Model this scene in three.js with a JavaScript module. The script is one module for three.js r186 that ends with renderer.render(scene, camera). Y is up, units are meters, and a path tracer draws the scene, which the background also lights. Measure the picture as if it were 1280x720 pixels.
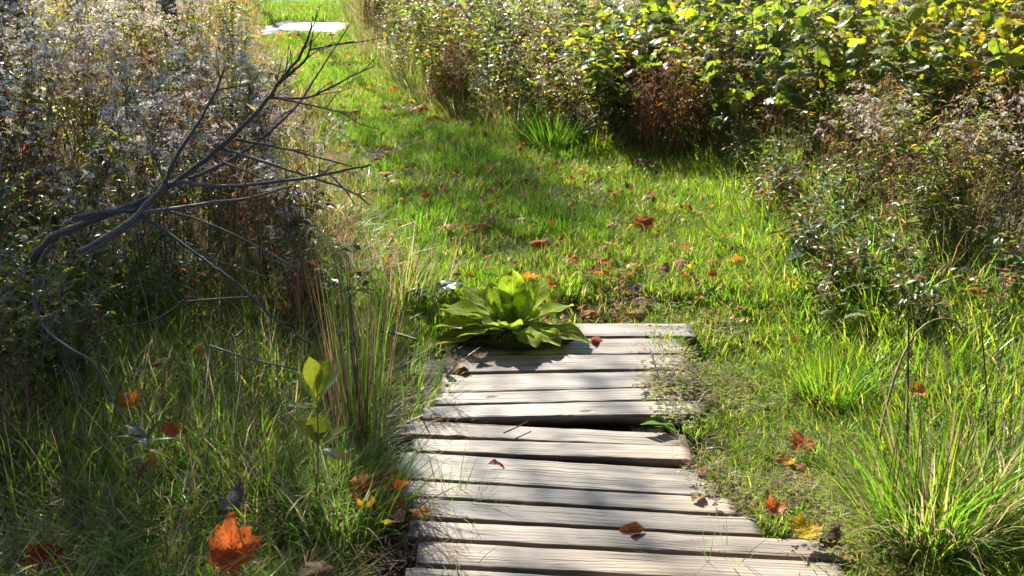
import * as THREE from 'three';
import { Sky } from 'three/addons/objects/Sky.js';
import { ImprovedNoise } from 'three/addons/math/ImprovedNoise.js';
import { mergeGeometries } from 'three/addons/utils/BufferGeometryUtils.js';

// ---------------------------------------------------------------- camera, sky, sun, exposure
const scene = new THREE.Scene();
const EYE = 1.6, FOCAL = 1500, PITCH = Math.atan(524 / 1500);          // eye height in metres, focal length for a 1280 x 720 picture
const camera = new THREE.PerspectiveCamera(2 * Math.atan(360 / FOCAL) * 180 / Math.PI, 16 / 9, 0.05, 400);
camera.position.set(0, EYE, 0);
camera.rotation.x = -PITCH;
camera.focus = 3.7; camera.userData.fStop = 9;
scene.add(camera);

const SUN_DIR = new THREE.Vector3(-Math.sin(0.33) * Math.cos(0.56), Math.sin(0.56), -Math.cos(0.33) * Math.cos(0.56));
const sky = new Sky();
sky.name = 'sky'; sky.scale.setScalar(300); sky.userData = { kind: 'structure' };
sky.material.uniforms.sunPosition.value.copy(SUN_DIR);
sky.material.uniforms.turbidity.value = 5;
sky.material.uniforms.rayleigh.value = 0.6;
sky.material.uniforms.mieCoefficient.value = 0.004;
scene.add(sky);
scene.environmentIntensity = 0.13;
const sun = new THREE.DirectionalLight(new THREE.Color(1, 0.935, 0.79), 5);
sun.position.copy(SUN_DIR).multiplyScalar(40);
sun.castShadow = true; sun.shadow.mapSize.set(4096, 4096);
Object.assign(sun.shadow.camera, { left: -14, right: 14, top: 14, bottom: -14, near: 1, far: 90 });
scene.add(sun, sun.target);

const renderer = new THREE.WebGLRenderer({ antialias: true });
renderer.toneMapping = THREE.LinearToneMapping;
renderer.toneMappingExposure = 3.8;
renderer.shadowMap.enabled = true;

// ---------------------------------------------------------------- helpers
let seed = 20231;
function rnd() { seed = (seed + 0x6D2B79F5) | 0; let t = Math.imul(seed ^ (seed >>> 15), 1 | seed); t = (t + Math.imul(t ^ (t >>> 7), 61 | t)) ^ t; return ((t ^ (t >>> 14)) >>> 0) / 4294967296; }
const rr = (a, b) => a + (b - a) * rnd();
const pick = (a) => a[Math.floor(rnd() * a.length)];
const perlin = new ImprovedNoise();
const noise = (x, y = 0, z = 0) => perlin.noise(x + 31.7, y + 17.3, z + 5.1);
const V = (x, y, z) => new THREE.Vector3(x, y, z);
const lerp = THREE.MathUtils.lerp, clamp = THREE.MathUtils.clamp;
function table(t, x) {                                                // piecewise linear
  if (x <= t[0][0]) return t[0][1];
  for (let i = 1; i < t.length; i++) if (x <= t[i][0]) return lerp(t[i - 1][1], t[i][1], (x - t[i - 1][0]) / (t[i][0] - t[i - 1][0]));
  return t[t.length - 1][1];
}
const CP = Math.cos(PITCH), SP = Math.sin(PITCH);
function at(u, v, depth) {                                            // a point seen at u, v of the photograph, depth metres away
  const s = depth / FOCAL, x = (u - 640) * s, y = (v - 360) * s;
  return V(x, EYE - y * CP - depth * SP, -(depth * CP - y * SP));
}
function onGround(u, v, h = 0) {                                      // where the line of sight meets the height h
  const y = v - 360, t = (EYE - h) / (y * CP + FOCAL * SP);
  return V((u - 640) * t, h, -t * (FOCAL * CP - y * SP));
}
function groundY(x, z) {
  const d = -z;
  let y = -0.055 + 0.03 * noise(x * 0.9, z * 0.9) + 0.012 * noise(x * 4, z * 4);
  if (d < 4.5 && x > -0.45 && x < 0.95) y -= 0.02;
  y += 0.05 * clamp((d - 4.15) / 0.5, 0, 1);
  y += 0.05 * clamp((x - 1.2) / 2, 0, 3) + 0.03 * clamp((-x - 0.5) / 2, 0, 3);
  return y;
}
const leftEdge = (d) => table([[2.2, -0.33], [3.2, -0.38], [3.7, -0.33], [4.1, -0.38], [5.25, -0.64], [6.84, -1.02], [8.6, -1.42], [10.9, -2.2], [12.7, -2.72], [16, -3.2], [20, -3.6]], d);
const rightEdge = (d) => table([[2.2, 2.1], [4.2, 1.95], [4.9, 1.6], [6, 1.5], [6.6, 1.4], [7, 1.05], [7.25, 0.2], [8, -0.35], [9.6, -0.98], [11.4, -1.4], [14, -1.8], [18, -2.3]], d);
const lawnRight = (d) => table([[2.2, 0.95], [4.2, 0.78], [5.2, 0.85], [6.2, 0.95], [6.9, 0.8], [7.25, 0.2], [8, -0.3], [9.6, -0.95], [11.4, -1.38], [14, -1.75], [18, -2.3]], d);

const used = new Map();
function numbered(name) { const n = used.get(name) || 0; used.set(name, n + 1); return n ? name + '_' + String(n).padStart(3, '0') : name; }
function tag(o, label, category, group, kind) {
  if (label) o.userData.label = label;
  if (category) o.userData.category = category;
  if (group) o.userData.group = group;
  if (kind) o.userData.kind = kind;
  return o;
}
function mesh(name, geo, mat, parent) {
  const m = new THREE.Mesh(geo, mat); m.name = parent === scene ? numbered(name) : name;
  m.castShadow = m.receiveShadow = true; parent.add(m); return m;
}
function thing(name, label, category, group, pos, turn = 0) {
  const g = new THREE.Group(); g.name = numbered(name); scene.add(g);
  if (pos) g.position.copy(pos);
  g.rotation.y = turn;
  return tag(g, label, category, group);
}

// geometry collector: leaves, blades and tubes joined into one mesh, each with its own colour
const PROF = {
  ovate: (t) => Math.max(0.06, Math.sin(Math.PI * Math.pow(t, 0.72))) * (t > 0.99 ? 0.05 : 1),
  obovate: (t) => Math.max(0.12, Math.sin(Math.PI * Math.pow(t, 1.55))) * (t > 0.99 ? 0.2 : 1),
  lance: (t) => Math.max(0.1, Math.pow(Math.sin(Math.PI * Math.pow(t, 0.62)), 0.9)) * (t > 0.99 ? 0.05 : 1),
  round: (t) => Math.max(0.1, Math.pow(Math.max(0, Math.sin(Math.PI * t)), 0.55)),
};
class GB {
  constructor() { this.p = []; this.c = []; this.uv = []; this.i = []; }
  v(x, y, z, c, u, w) { this.p.push(x, y, z); this.c.push(c[0], c[1], c[2]); this.uv.push(u, w); return this.p.length / 3 - 1; }
  leaf(p, dir, nrm, L, W, { n = 3, prof = PROF.ovate, fold = 0.3, curl = 0.5, color = [1, 1, 1], wave = 0, twist = 0, across = [-1, 0, 1], soft = 0 } = {}) {
    const d0 = dir.clone().normalize(), side = new THREE.Vector3().crossVectors(d0, nrm).normalize(), n0 = new THREE.Vector3().crossVectors(side, d0);
    const cur = p.clone(), start = this.p.length / 3, step = L / n;
    for (let k = 0; k <= n; k++) {
      const t = k / n, a = curl * t, ca = Math.cos(a), sa = Math.sin(a);
      const dx = d0.x * ca - n0.x * sa, dy = d0.y * ca - n0.y * sa, dz = d0.z * ca - n0.z * sa;
      const nx = n0.x * ca + d0.x * sa, ny = n0.y * ca + d0.y * sa, nz = n0.z * ca + d0.z * sa;
      const w = W * 0.5 * prof(t), tw = twist * t, wl = wave ? wave * W * Math.sin(t * 14 + p.x * 90) : 0;
      const cf = Math.cos(fold), sf = Math.sin(fold);
      for (const s of across) {
        const b = s * w * cf, hh = (soft ? s * s : Math.abs(s)) * w * sf + s * Math.abs(s) * wl + s * w * tw + (soft ? w * 0.16 * noise(t * 7 + p.x * 50, s * 2.5, L * 40) : 0);
        this.v(cur.x + side.x * b + nx * hh, cur.y + side.y * b + ny * hh, cur.z + side.z * b + nz * hh, color, 0.5 + s * 0.5, t);
      }
      cur.x += dx * step; cur.y += dy * step; cur.z += dz * step;
      if (k) { const m = across.length, q = start + (k - 1) * m; for (let o = 0; o + 1 < m; o++) this.i.push(q + o, q + o + 1, q + o + m + 1, q + o, q + o + m + 1, q + o + m); }
    }
  }
  blade(x, y, z, az, lean, L, W, color, n = 3, bend = 1.0, roll = 0) {     // a grass blade: one flat strip, bent over
    const ca = Math.cos(az), sa = Math.sin(az), sx = -Math.sin(az + roll), sz = Math.cos(az + roll);
    let r = 0, h = 0; const start = this.p.length / 3;
    for (let k = 0; k <= n; k++) {
      const t = k / n, w = W * 0.5 * (t < 0.45 ? 1 : 1 - (t - 0.45) / 0.55), px = x + ca * r, pz = z + sa * r, py = y + h;
      if (k < n) { this.v(px - sx * w, py, pz - sz * w, color, 0, t); this.v(px + sx * w, py, pz + sz * w, color, 1, t); } else this.v(px, py, pz, color, 0.5, 1);
      const a = lean + bend * t; r += Math.sin(a) * L / n; h += Math.cos(a) * L / n;
      if (k) { const q = start + (k - 1) * 2; if (k < n) this.i.push(q, q + 1, q + 3, q, q + 3, q + 2); else this.i.push(q, q + 1, q + 2); }
    }
  }
  tube(pts, radii, sides, color, cap = true) {
    const n = pts.length, start = this.p.length / 3; let ref = V(0.31, 0.17, 0.93).normalize(), len = 0;
    for (let k = 0; k < n; k++) {
      const d = pts[Math.min(k + 1, n - 1)].clone().sub(pts[Math.max(k - 1, 0)]).normalize();
      const a = new THREE.Vector3().crossVectors(d, ref).normalize(), b = new THREE.Vector3().crossVectors(a, d);
      if (k) len += pts[k].distanceTo(pts[k - 1]);
      const rad = Array.isArray(radii) ? radii[k] : lerp(radii.a, radii.b, k / (n - 1));
      for (let s = 0; s <= sides; s++) {
        const q = s / sides * Math.PI * 2, cx = Math.cos(q) * rad, cy = Math.sin(q) * rad;
        this.v(pts[k].x + a.x * cx + b.x * cy, pts[k].y + a.y * cx + b.y * cy, pts[k].z + a.z * cx + b.z * cy, color, s / sides, len);
      }
      if (k) for (let s = 0; s < sides; s++) { const q = start + (k - 1) * (sides + 1) + s, w = sides + 1; this.i.push(q, q + 1, q + w + 1, q, q + w + 1, q + w); }
    }
    if (cap) for (const e of [0, n - 1]) { const c = this.v(pts[e].x, pts[e].y, pts[e].z, color, 0.5, 0.5), q = start + e * (sides + 1); for (let s = 0; s < sides; s++) this.i.push(c, q + s, q + s + 1); }
  }
  tri(a, b, c, color) { const q = this.v(a.x, a.y, a.z, color, 0, 0); this.v(b.x, b.y, b.z, color, 1, 0); this.v(c.x, c.y, c.z, color, 0.5, 1); this.i.push(q, q + 1, q + 2); }
  geo(smooth = true) {
    const g = new THREE.BufferGeometry();
    g.setAttribute('position', new THREE.Float32BufferAttribute(this.p, 3));
    g.setAttribute('color', new THREE.Float32BufferAttribute(this.c, 3));
    g.setAttribute('uv', new THREE.Float32BufferAttribute(this.uv, 2));
    g.setIndex(this.i);
    if (smooth) g.computeVertexNormals();
    return g;
  }
}
const vary = (c, k = 0.25) => { const m = 1 + rr(-k, k); return [c[0] * m * (1 + rr(-k, k) * 0.4), c[1] * m, c[2] * m * (1 + rr(-k, k) * 0.4)]; };

// ---------------------------------------------------------------- colours (linear base colours)
const C = {
  grass: [0.15, 0.31, 0.012], grassY: [0.3, 0.37, 0.015], grassD: [0.11, 0.23, 0.016], straw: [0.42, 0.32, 0.15], strawG: [0.38, 0.33, 0.2], strawD: [0.2, 0.135, 0.06],
  leaf: [0.11, 0.2, 0.016], leafL: [0.27, 0.37, 0.02], leafG: [0.16, 0.21, 0.05], yellow: [0.68, 0.48, 0.02], yellowG: [0.46, 0.49, 0.02], orange: [0.7, 0.26, 0.02], rust: [0.36, 0.12, 0.03], red: [0.44, 0.075, 0.03], brown: [0.15, 0.08, 0.04], brownL: [0.29, 0.165, 0.08], tan: [0.42, 0.27, 0.13], fluff: [0.58, 0.5, 0.42], bark: [0.36, 0.305, 0.26],
};

// ---------------------------------------------------------------- textures
function dataTex(w, h, fn, srgb) {
  const d = new Uint8Array(w * h * 4);
  for (let y = 0; y < h; y++) for (let x = 0; x < w; x++) { const c = fn(x / w, y / h), q = (y * w + x) * 4; d[q] = clamp(c[0], 0, 1) * 255; d[q + 1] = clamp(c[1], 0, 1) * 255; d[q + 2] = clamp(c[2], 0, 1) * 255; d[q + 3] = 255; }
  const t = new THREE.DataTexture(d, w, h); t.wrapS = t.wrapT = THREE.RepeatWrapping; t.magFilter = THREE.LinearFilter; t.minFilter = THREE.LinearMipmapLinearFilter; t.generateMipmaps = true;
  if (srgb) t.colorSpace = THREE.SRGBColorSpace;
  t.needsUpdate = true; return t;
}
function woodGrain(u, v) {                                            // u metres along, v metres across: 0 dark .. 1 pale
  const wob = noise(u * 1.1, v * 5, 3) * 0.05 + noise(u * 3.1, v * 14, 9) * 0.012;
  let k = 0; const kn = [[0.35, 0.13], [1.22, 0.31], [1.7, 0.07], [0.8, 0.41]];
  let knot = 0;
  for (const [ku, kv] of kn) { const d = Math.hypot((u - ku) * 0.45, v - kv); k += 0.035 * Math.exp(-d * d / 0.0009); knot = Math.max(knot, 1 - d / 0.011); }
  const ring = Math.sin((v + wob + k) * 2 * Math.PI / 0.0135 + 3 * noise(u * 0.7, v * 9, 1));
  const fine = noise(u * 7, v * 420, 2) * 0.6 + noise(u * 19, v * 900, 4) * 0.4, coarse = noise(u * 2.3, v * 22, 7), blot = noise(u * 5, v * 11, 13);
  let g = 0.63 + 0.1 * ring * (0.5 + blot) + 0.24 * fine + 0.4 * coarse + 0.3 * blot;
  const stain = noise(u * 2.6, v * 7, 61) + 0.5 * noise(u * 9, v * 24, 62); if (stain > 0.25) g -= (stain - 0.25) * 1.3;
  const crack = noise(u * 2.2, v * 160, 21); if (crack > 0.44) g -= (crack - 0.44) * 5;
  if (knot > 0) g -= 0.55 * Math.min(1, knot * 2);
  return clamp(g, 0, 1);
}
const woodMap = dataTex(2048, 512, (x, y) => {
  const u = x * 2, v = y * 0.5, g = woodGrain(u, v), warm = 0.5 + 0.5 * noise(u * 1.7, v * 18, 33), sil = clamp(0.5 + noise(u * 3, v * 30, 44), 0, 1);
  const a = [0.24, 0.21, 0.17], b = [lerp(0.62, 0.585, sil), lerp(0.58, 0.57, sil), lerp(0.49, 0.53, sil)];
  return [0, 1, 2].map((i) => lerp(a[i], b[i] * (i === 0 ? 1 : 1 - 0.06 * warm), g));
}, true);
const woodBump = dataTex(1024, 512, (x, y) => { const g = woodGrain(x * 2, y * 0.5); return [g, g, g]; });
for (const t of [woodMap, woodBump]) t.wrapS = t.wrapT = THREE.MirroredRepeatWrapping;
const veinMap = dataTex(128, 256, (x, y) => {                         // leaf veins: the midrib and side ribs are paler tissue
  const a = Math.abs(x - 0.5) * 2, mid = Math.exp(-a * a / 0.003), s = Math.abs((((y - a * 0.22) * 9) % 1 + 1) % 1 - 0.5), rib = Math.exp(-Math.pow(0.5 - s, 2) / 0.004) * (1 - a * 0.4);
  const b = 0.8 + 0.12 * noise(x * 9, y * 18) + 0.08 * noise(x * 40, y * 80), k = clamp(mid * 0.6 + rib * 0.4, 0, 1);
  return [lerp(b, 1.0, k), lerp(b, 0.98, k), lerp(b, 0.95, k)];
}, true);
const mulleinMap = dataTex(256, 512, (x, y) => {                      // woolly blade: pale ribs in a net, darker green between, a few brown spots
  const a = Math.abs(x - 0.5) * 2, mid = Math.exp(-a * a / 0.0025), s = Math.abs((((y - a * 0.2) * 8) % 1 + 1) % 1 - 0.5), rib = Math.exp(-Math.pow(0.5 - s, 2) / 0.0025) * (1 - a * 0.5), net = Math.max(0, 1 - Math.abs(noise(x * 16, y * 32, 3)) * 9);
  const b = 0.74 + 0.12 * noise(x * 5, y * 9) + 0.1 * noise(x * 40, y * 80), k = clamp(mid * 0.8 + rib * 0.6 + net * 0.3, 0, 1), d = clamp((noise(x * 6, y * 10, 8) - 0.42) * 6, 0, 1);
  return [lerp(lerp(b, 1, k), 0.62, d), lerp(lerp(b, 1, k), 0.5, d), lerp(lerp(b * 0.9, 1, k), 0.4, d)];
}, true);
const barkMap = dataTex(256, 1024, (x, y) => { const a = Math.cos(x * 6.283) * 1.2, b = Math.sin(x * 6.283) * 1.2, n = 0.84 + 0.3 * noise(a * 3, b * 3, y * 6) + 0.3 * noise(a * 8, b * 8, y * 40) + 0.2 * noise(a * 20, b * 20, y * 140); return [n, n * 0.98, n * 0.95]; }, true);
const mapleMap = dataTex(256, 256, (x, y) => {                        // veins spread from the stalk, with blotches of decay
  const dx = (x - 0.5) / 0.8, a = Math.atan2(dx, y + 0.02), r = Math.hypot(dx, y); let v = 0;
  for (const k of [0, 0.62, -0.62, 1.25, -1.25]) v = Math.max(v, Math.exp(-Math.pow((a - k) * r / 0.012, 2))); 
  const s = Math.abs(((r * 8 + Math.abs(a) * 2) % 1) - 0.5); v = Math.max(v, 0.5 * Math.exp(-Math.pow((0.5 - s) / 0.06, 2)));
  const b = 0.86 + 0.2 * noise(x * 6, y * 6, 2) + 0.14 * noise(x * 17, y * 17, 3) + 0.08 * noise(x * 60, y * 60, 5), d = clamp((noise(x * 9, y * 9, 9) - 0.38) * 5, 0, 1);
  return [lerp(b, 1, v * 0.5) * lerp(1, 0.5, d), lerp(b, 1, v * 0.6) * lerp(1, 0.4, d), lerp(b, 0.95, v * 0.5) * lerp(1, 0.45, d)];
}, true);
const soilMap = dataTex(1024, 1024, (x, y) => {
  const p = (f, z) => { const a = x * f, b = y * f, wx = x, wy = y; return lerp(lerp(noise(a, b, z), noise(a - f, b, z), wx), lerp(noise(a, b - f, z), noise(a - f, b - f, z), wx), wy); };
  const n = 0.5 + 0.5 * p(9, 1) + 0.4 * p(42, 2) + 0.35 * p(130, 3), m = clamp(0.5 + p(5, 6) * 1.4, 0, 1);
  return [lerp(0.2, 0.42, n) * lerp(1, 0.8, m), lerp(0.165, 0.36, n) * lerp(0.95, 1.05, m), lerp(0.12, 0.23, n) * lerp(1, 0.75, m)];
}, true);

// ---------------------------------------------------------------- materials
const physical = (o) => new THREE.MeshPhysicalMaterial({ side: THREE.DoubleSide, thickness: 0, ...o });
const M = {
  grass: physical({ vertexColors: true, roughness: 1, transmission: 0.55, specularIntensity: 0.2, clearcoat: 0.24, clearcoatRoughness: 0.28 }),
  leaf: physical({ vertexColors: true, map: veinMap, roughness: 1, transmission: 0.7, specularIntensity: 0.2, clearcoat: 0.55, clearcoatRoughness: 0.3 }),
  dryLeaf: physical({ vertexColors: true, map: veinMap, roughness: 1, transmission: 0.5, specularIntensity: 0.2, clearcoat: 0.1, clearcoatRoughness: 0.4 }),
  fuzzy: physical({ vertexColors: true, map: mulleinMap, bumpMap: mulleinMap, bumpScale: 0.004, roughness: 1, transmission: 0.72, specularIntensity: 0.15 }),
  fluff: physical({ vertexColors: true, roughness: 1, transmission: 0.5 }),
  stem: new THREE.MeshStandardMaterial({ vertexColors: true, roughness: 0.75 }),
  bark: new THREE.MeshStandardMaterial({ vertexColors: true, map: barkMap, roughness: 0.85, bumpMap: barkMap, bumpScale: 0.008 }),
  wood: new THREE.MeshStandardMaterial({ map: woodMap, roughness: 0.55, bumpMap: woodBump, bumpScale: 0.003 }),
  ...Object.fromEntries([[1, 0.98, 0.95], [0.8, 0.74, 0.67], [0.9, 0.81, 0.7], [0.7, 0.65, 0.59], [0.88, 0.85, 0.82]].map((c, k) => ['wood' + k, new THREE.MeshStandardMaterial({ map: woodMap, color: new THREE.Color(c[0], c[1], c[2]), roughness: 0.66, bumpMap: woodBump, bumpScale: 0.005 })])),
  soil: new THREE.MeshStandardMaterial({ map: soilMap, vertexColors: true, roughness: 0.95, bumpMap: soilMap, bumpScale: 0.01 }),
  crumb: new THREE.MeshStandardMaterial({ vertexColors: true, roughness: 0.9 }),
};

// ---------------------------------------------------------------- ground
{
  const xs = [], zs = [];
  const axis = (out, marks) => { for (const [a, b, s] of marks) for (let q = a; q < b - 1e-6; q += s) out.push(q); out.push(marks[marks.length - 1][1]); };
  axis(xs, [[-160, -20, 20], [-20, -6, 1], [-6, 4, 0.09], [4, 20, 1], [20, 160, 20]]);
  axis(zs, [[-160, -40, 20], [-40, -18, 1], [-18, -9, 0.16], [-9, -1.2, 0.07], [-1.2, 20, 1.5], [20, 60, 20]]);
  const p = [], c = [], uv = [], idx = [];
  for (const z of zs) for (const x of xs) {
    p.push(x, groundY(x, z) + 0.012 * noise(x * 11, z * 11, 4), z); uv.push(x / 1.4, z / 1.4);
    const g = clamp(0.5 + 0.9 * noise(x * 1.3, z * 1.3, 8), 0, 1);
    c.push(lerp(0.56, 0.45, g), lerp(0.52, 0.58, g), lerp(0.46, 0.37, g));
  }
  for (let j = 0; j + 1 < zs.length; j++) for (let i = 0; i + 1 < xs.length; i++) { const a = j * xs.length + i, b = a + xs.length; idx.push(a, b, a + 1, b, b + 1, a + 1); }
  const g = new THREE.BufferGeometry();
  g.setAttribute('position', new THREE.Float32BufferAttribute(p, 3)); g.setAttribute('color', new THREE.Float32BufferAttribute(c, 3)); g.setAttribute('uv', new THREE.Float32BufferAttribute(uv, 2)); g.setIndex(idx); g.computeVertexNormals();
  tag(mesh('ground', g, M.soil, scene), 'bare brown soil under the grass and plants', null, null, 'structure');
}

// ---------------------------------------------------------------- boardwalks
function plankGeo(a, s) {                                             // a = x left, x right, z back left, back right, front left, front right
  const [xl, xr, bl, br, fl, fr] = a, N = 40, T = 0.034, g = new GB();
  const uOff = rnd() * 2, vOff = rnd() * 0.5, w = [1, 1, 1], ring = 10, rise = s.rise || [0, 0];
  const cup = rr(-0.002, 0.003), bow = rr(-0.003, 0.003), start = 0;
  for (let k = 0; k <= N; k++) {
    const t = k / N, end = Math.min(t, 1 - t) * N, chip = 0.004 * noise(t * 60, s.id * 3.3, 1), x = lerp(xl, xr, t);
    const zb = lerp(bl, br, t) + 0.003 * noise(t * 9, s.id, 2) + 0.0015 * noise(t * 45, s.id, 5), zf = lerp(fl, fr, t) + 0.003 * noise(t * 9, s.id, 7) + 0.0015 * noise(t * 45, s.id, 9);
    const y = lerp(rise[0], rise[1], t) + bow * Math.sin(t * 3.1) + 0.001 * noise(t * 12, s.id, 11), r = 0.005, tip = end < 1 ? 0.003 : 0;
    const zm = (zb + zf) / 2, xo = k === 0 || k === N ? chip + 0.006 * noise(s.id * 7.7, k) : 0;
    const prof = [[zb, y - T], [zb, y - r * 1.4 - tip], [zb + r * 0.4, y - r * 0.4 - tip], [zb + r * 1.6, y - tip], [zm, y + cup - tip], [zf - r * 1.6, y - tip], [zf - r * 0.4, y - r * 0.4 - tip], [zf, y - r * 1.4 - tip], [zf, y - T], [zb, y - T]];
    let len = 0;
    prof.forEach(([z, yy], j) => { if (j) len += Math.hypot(z - prof[j - 1][0], yy - prof[j - 1][1]); g.v(x + xo + 0.003 * noise(z * 60, s.id, k), yy, z, w, (x - xl + uOff) / 2, (len + vOff) / 0.5); });
    if (k) for (let j = 0; j < ring - 1; j++) { const q = (k - 1) * ring + j; g.i.push(q, q + 1, q + ring + 1, q, q + ring + 1, q + ring); }
  }
  for (const k of [0, N]) { const q = k * ring; for (let j = 1; j < ring - 2; j++) g.i.push(q, q + j, q + j + 1); }
  const b = g.geo(); b.deleteAttribute('color');
  // faces keep crisp long edges
  return b;
}
const PLANKS = [
  [-0.218, 0.665, -4.182, -4.182, -4.048, -4.048], [-0.193, 0.604, -4.033, -4.036, -3.881, -3.892], [-0.192, 0.611, -3.867, -3.881, -3.722, -3.750],
  [-0.232, 0.607, -3.705, -3.739, -3.559, -3.610], [-0.243, 0.579, -3.549, -3.600, -3.460, -3.500], [-0.287, 0.589, -3.451, -3.491, -3.364, -3.384],
  [-0.321, 0.521, -3.352, -3.283, -3.255, -3.192], [-0.302, 0.514, -3.237, -3.171, -3.155, -3.075], [-0.323, 0.543, -3.153, -3.046, -3.070, -2.961],
  [-0.329, 0.560, -3.068, -2.957, -2.980, -2.871], [-0.312, 0.592, -2.975, -2.867, -2.889, -2.778], [-0.266, 0.639, -2.871, -2.762, -2.774, -2.674],
  [-0.263, 0.820, -2.753, -2.649, -2.666, -2.561], [-0.238, 0.799, -2.651, -2.547, -2.543, -2.450], [-0.257, 0.759, -2.529, -2.436, -2.413, -2.330],
  [-0.25, 0.77, -2.40, -2.32, -2.29, -2.22], [-0.24, 0.76, -2.28, -2.21, -2.18, -2.12],
];
{
  const bw = thing('boardwalk', 'weathered grey plank boardwalk with uneven gaps, mullein growing at its end', 'boardwalk');
  PLANKS.forEach((a, i) => mesh('plank', plankGeo(a, { id: i + 1, rise: i === 6 ? [0, -0.012] : i === 7 ? [-0.004, 0.004] : i === 8 ? [-0.006, -0.01] : [rr(-0.002, 0.003), rr(-0.002, 0.003)] }), M['wood' + [1, 2, 3, 0, 4, 0, 1, 2, 4, 1, 2, 3, 1, 2, 4, 1, 2][i]], bw));
  for (const x of [-0.1, 0.42]) { const g = new THREE.BoxGeometry(0.1, 0.06, 2.08); g.translate(x, -0.072, -3.15); const m = mesh('stringer', g, M.wood, bw); m.userData.label = 'dark beam under the planks'; }
  const far = [[[-2.62, -1.76, -12.15, -13.32], 7, 'sunlit plank boardwalk further along the grass path'], [[-3.02, -2.25, -15.3, -16.4], 7, 'most distant plank boardwalk, where the path goes out of sight']];
  far.forEach(([[xl, xr, z0, z1], n, label], fi) => {
    const o = thing('boardwalk', label, 'boardwalk');
    const d = (z1 - z0) / n, y = 0.02;
    for (let k = 0; k < n; k++) mesh('plank', plankGeo([xl + rr(-0.02, 0.02), xr + rr(-0.02, 0.02), z0 + d * (k + 1) + 0.006, z0 + d * (k + 1) + 0.006, z0 + d * k - 0.006, z0 + d * k - 0.006], { id: 30 + k + fi * 10, rise: [y, y] }), M.wood, o);
    for (const x of [xl + 0.15, xr - 0.15]) { const g = new THREE.BoxGeometry(0.1, 0.1, Math.abs(z1 - z0) - 0.02); g.translate(x, y - 0.092, (z0 + z1) / 2); mesh('stringer', g, M.wood, o); }
  });
}
const onBoards = (x, z) => (x > -0.3 && x < (z > -2.8 ? 0.8 : 0.58) && z > -4.16) || (x > -2.66 && x < -1.73 && z < -12.12 && z > -13.35) || (x > -3.05 && x < -2.2 && z < -15.2 && z > -16.45);

// ---------------------------------------------------------------- trees beside the path (their trunks show at the top; their crowns shade the grass)
function tree(name, label, pos, h, rad, spread, leaves, barkC, crownLow) {
  const t = thing(name, label, 'tree', null, pos);
  const tr = new GB(), pts = [], rs = [];
  for (let k = 0; k <= 12; k++) { const q = k / 12; pts.push(V(0.18 * noise(q * 3, pos.x) * q * 3, q * h - 0.1, 0.18 * noise(q * 3, pos.z, 5) * q * 3)); rs.push(rad * (1 - 0.75 * q) * (k === 0 ? 1.5 : k === 1 ? 1.05 : 1)); }
  tr.tube(pts, rs, 12, barkC); mesh('trunk', tr.geo(), M.bark, t);
  const tips = [];
  for (let k = 0; k < 16; k++) {
    const q = lerp(crownLow, 0.97, k / 15), i = Math.floor(q * 12), b = pts[Math.min(i, 12)].clone(), az = k * 2.4 + rr(-0.4, 0.4), L = spread * lerp(1.1, 0.4, q) * rr(0.8, 1.2);
    const g = new GB(), bp = [b]; let dir = V(Math.cos(az), rr(0.25, 0.7), Math.sin(az)).normalize(), c = b.clone();
    for (let s = 0; s < 5; s++) { c = c.clone().addScaledVector(dir, L / 5); bp.push(c); dir.add(V(rr(-0.2, 0.2), rr(-0.05, 0.2), rr(-0.2, 0.2))).normalize(); if (s > 0) tips.push([c.clone(), dir.clone()]); }
    g.tube(bp, { a: rad * 0.28 * (1.1 - q), b: 0.006 }, 6, barkC); mesh('limb', g.geo(), M.bark, t);
  }
  const f = new GB(), tw = new GB();
  for (const [c, d] of tips) {
    const n = Math.round(leaves * rr(0.5, 1.5));
    for (let k = 0; k < n; k++) {
      const e = c.clone().add(V(rr(-1, 1), rr(-0.7, 0.9), rr(-1, 1)).multiplyScalar(0.45));
      if (k < 4) tw.tube([c, c.clone().lerp(e, 0.6).add(V(0, 0.05, 0)), e], { a: 0.006, b: 0.002 }, 3, barkC, false);
      f.leaf(e, V(rr(-1, 1), rr(-0.8, 0.2), rr(-1, 1)), V(rr(-0.5, 0.5), 1, rr(-0.5, 0.5)), rr(0.07, 0.11), rr(0.05, 0.08), { n: 2, curl: 0.6, color: vary(pick([C.leafL, C.yellow, C.orange, C.yellowG]), 0.3) });
    }
  }
  mesh('twigs', tw.geo(), M.bark, t).userData.kind = 'stuff';
  mesh('crown', f.geo(), M.leaf, t).userData.kind = 'stuff';
  return t;
}
tree('maple_tree', 'dark grey tree trunk behind the seed-headed plants', V(-4.62, groundY(-4.6, -11), -11), 9, 0.24, 2.9, 62, [0.075, 0.07, 0.075], 0.2);
tree('young_tree', 'slim dark tree trunk beside the far end of the path', V(-3.28, groundY(-3.3, -11.6), -11.6), 7, 0.085, 1.9, 16, [0.07, 0.055, 0.045], 0.36);

tree('small_tree', 'small leafy tree standing at the edge of the plumed goldenrod', V(-2.78, groundY(-2.78, -6.5), -6.5), 4.2, 0.05, 1.55, 85, [0.09, 0.075, 0.065], 0.34);
tree('slender_tree', 'tall slender tree beyond the end of the path', V(-4.6, groundY(-4.6, -19), -19), 9.6, 0.055, 1.3, 15, [0.075, 0.065, 0.06], 0.82);

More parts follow.
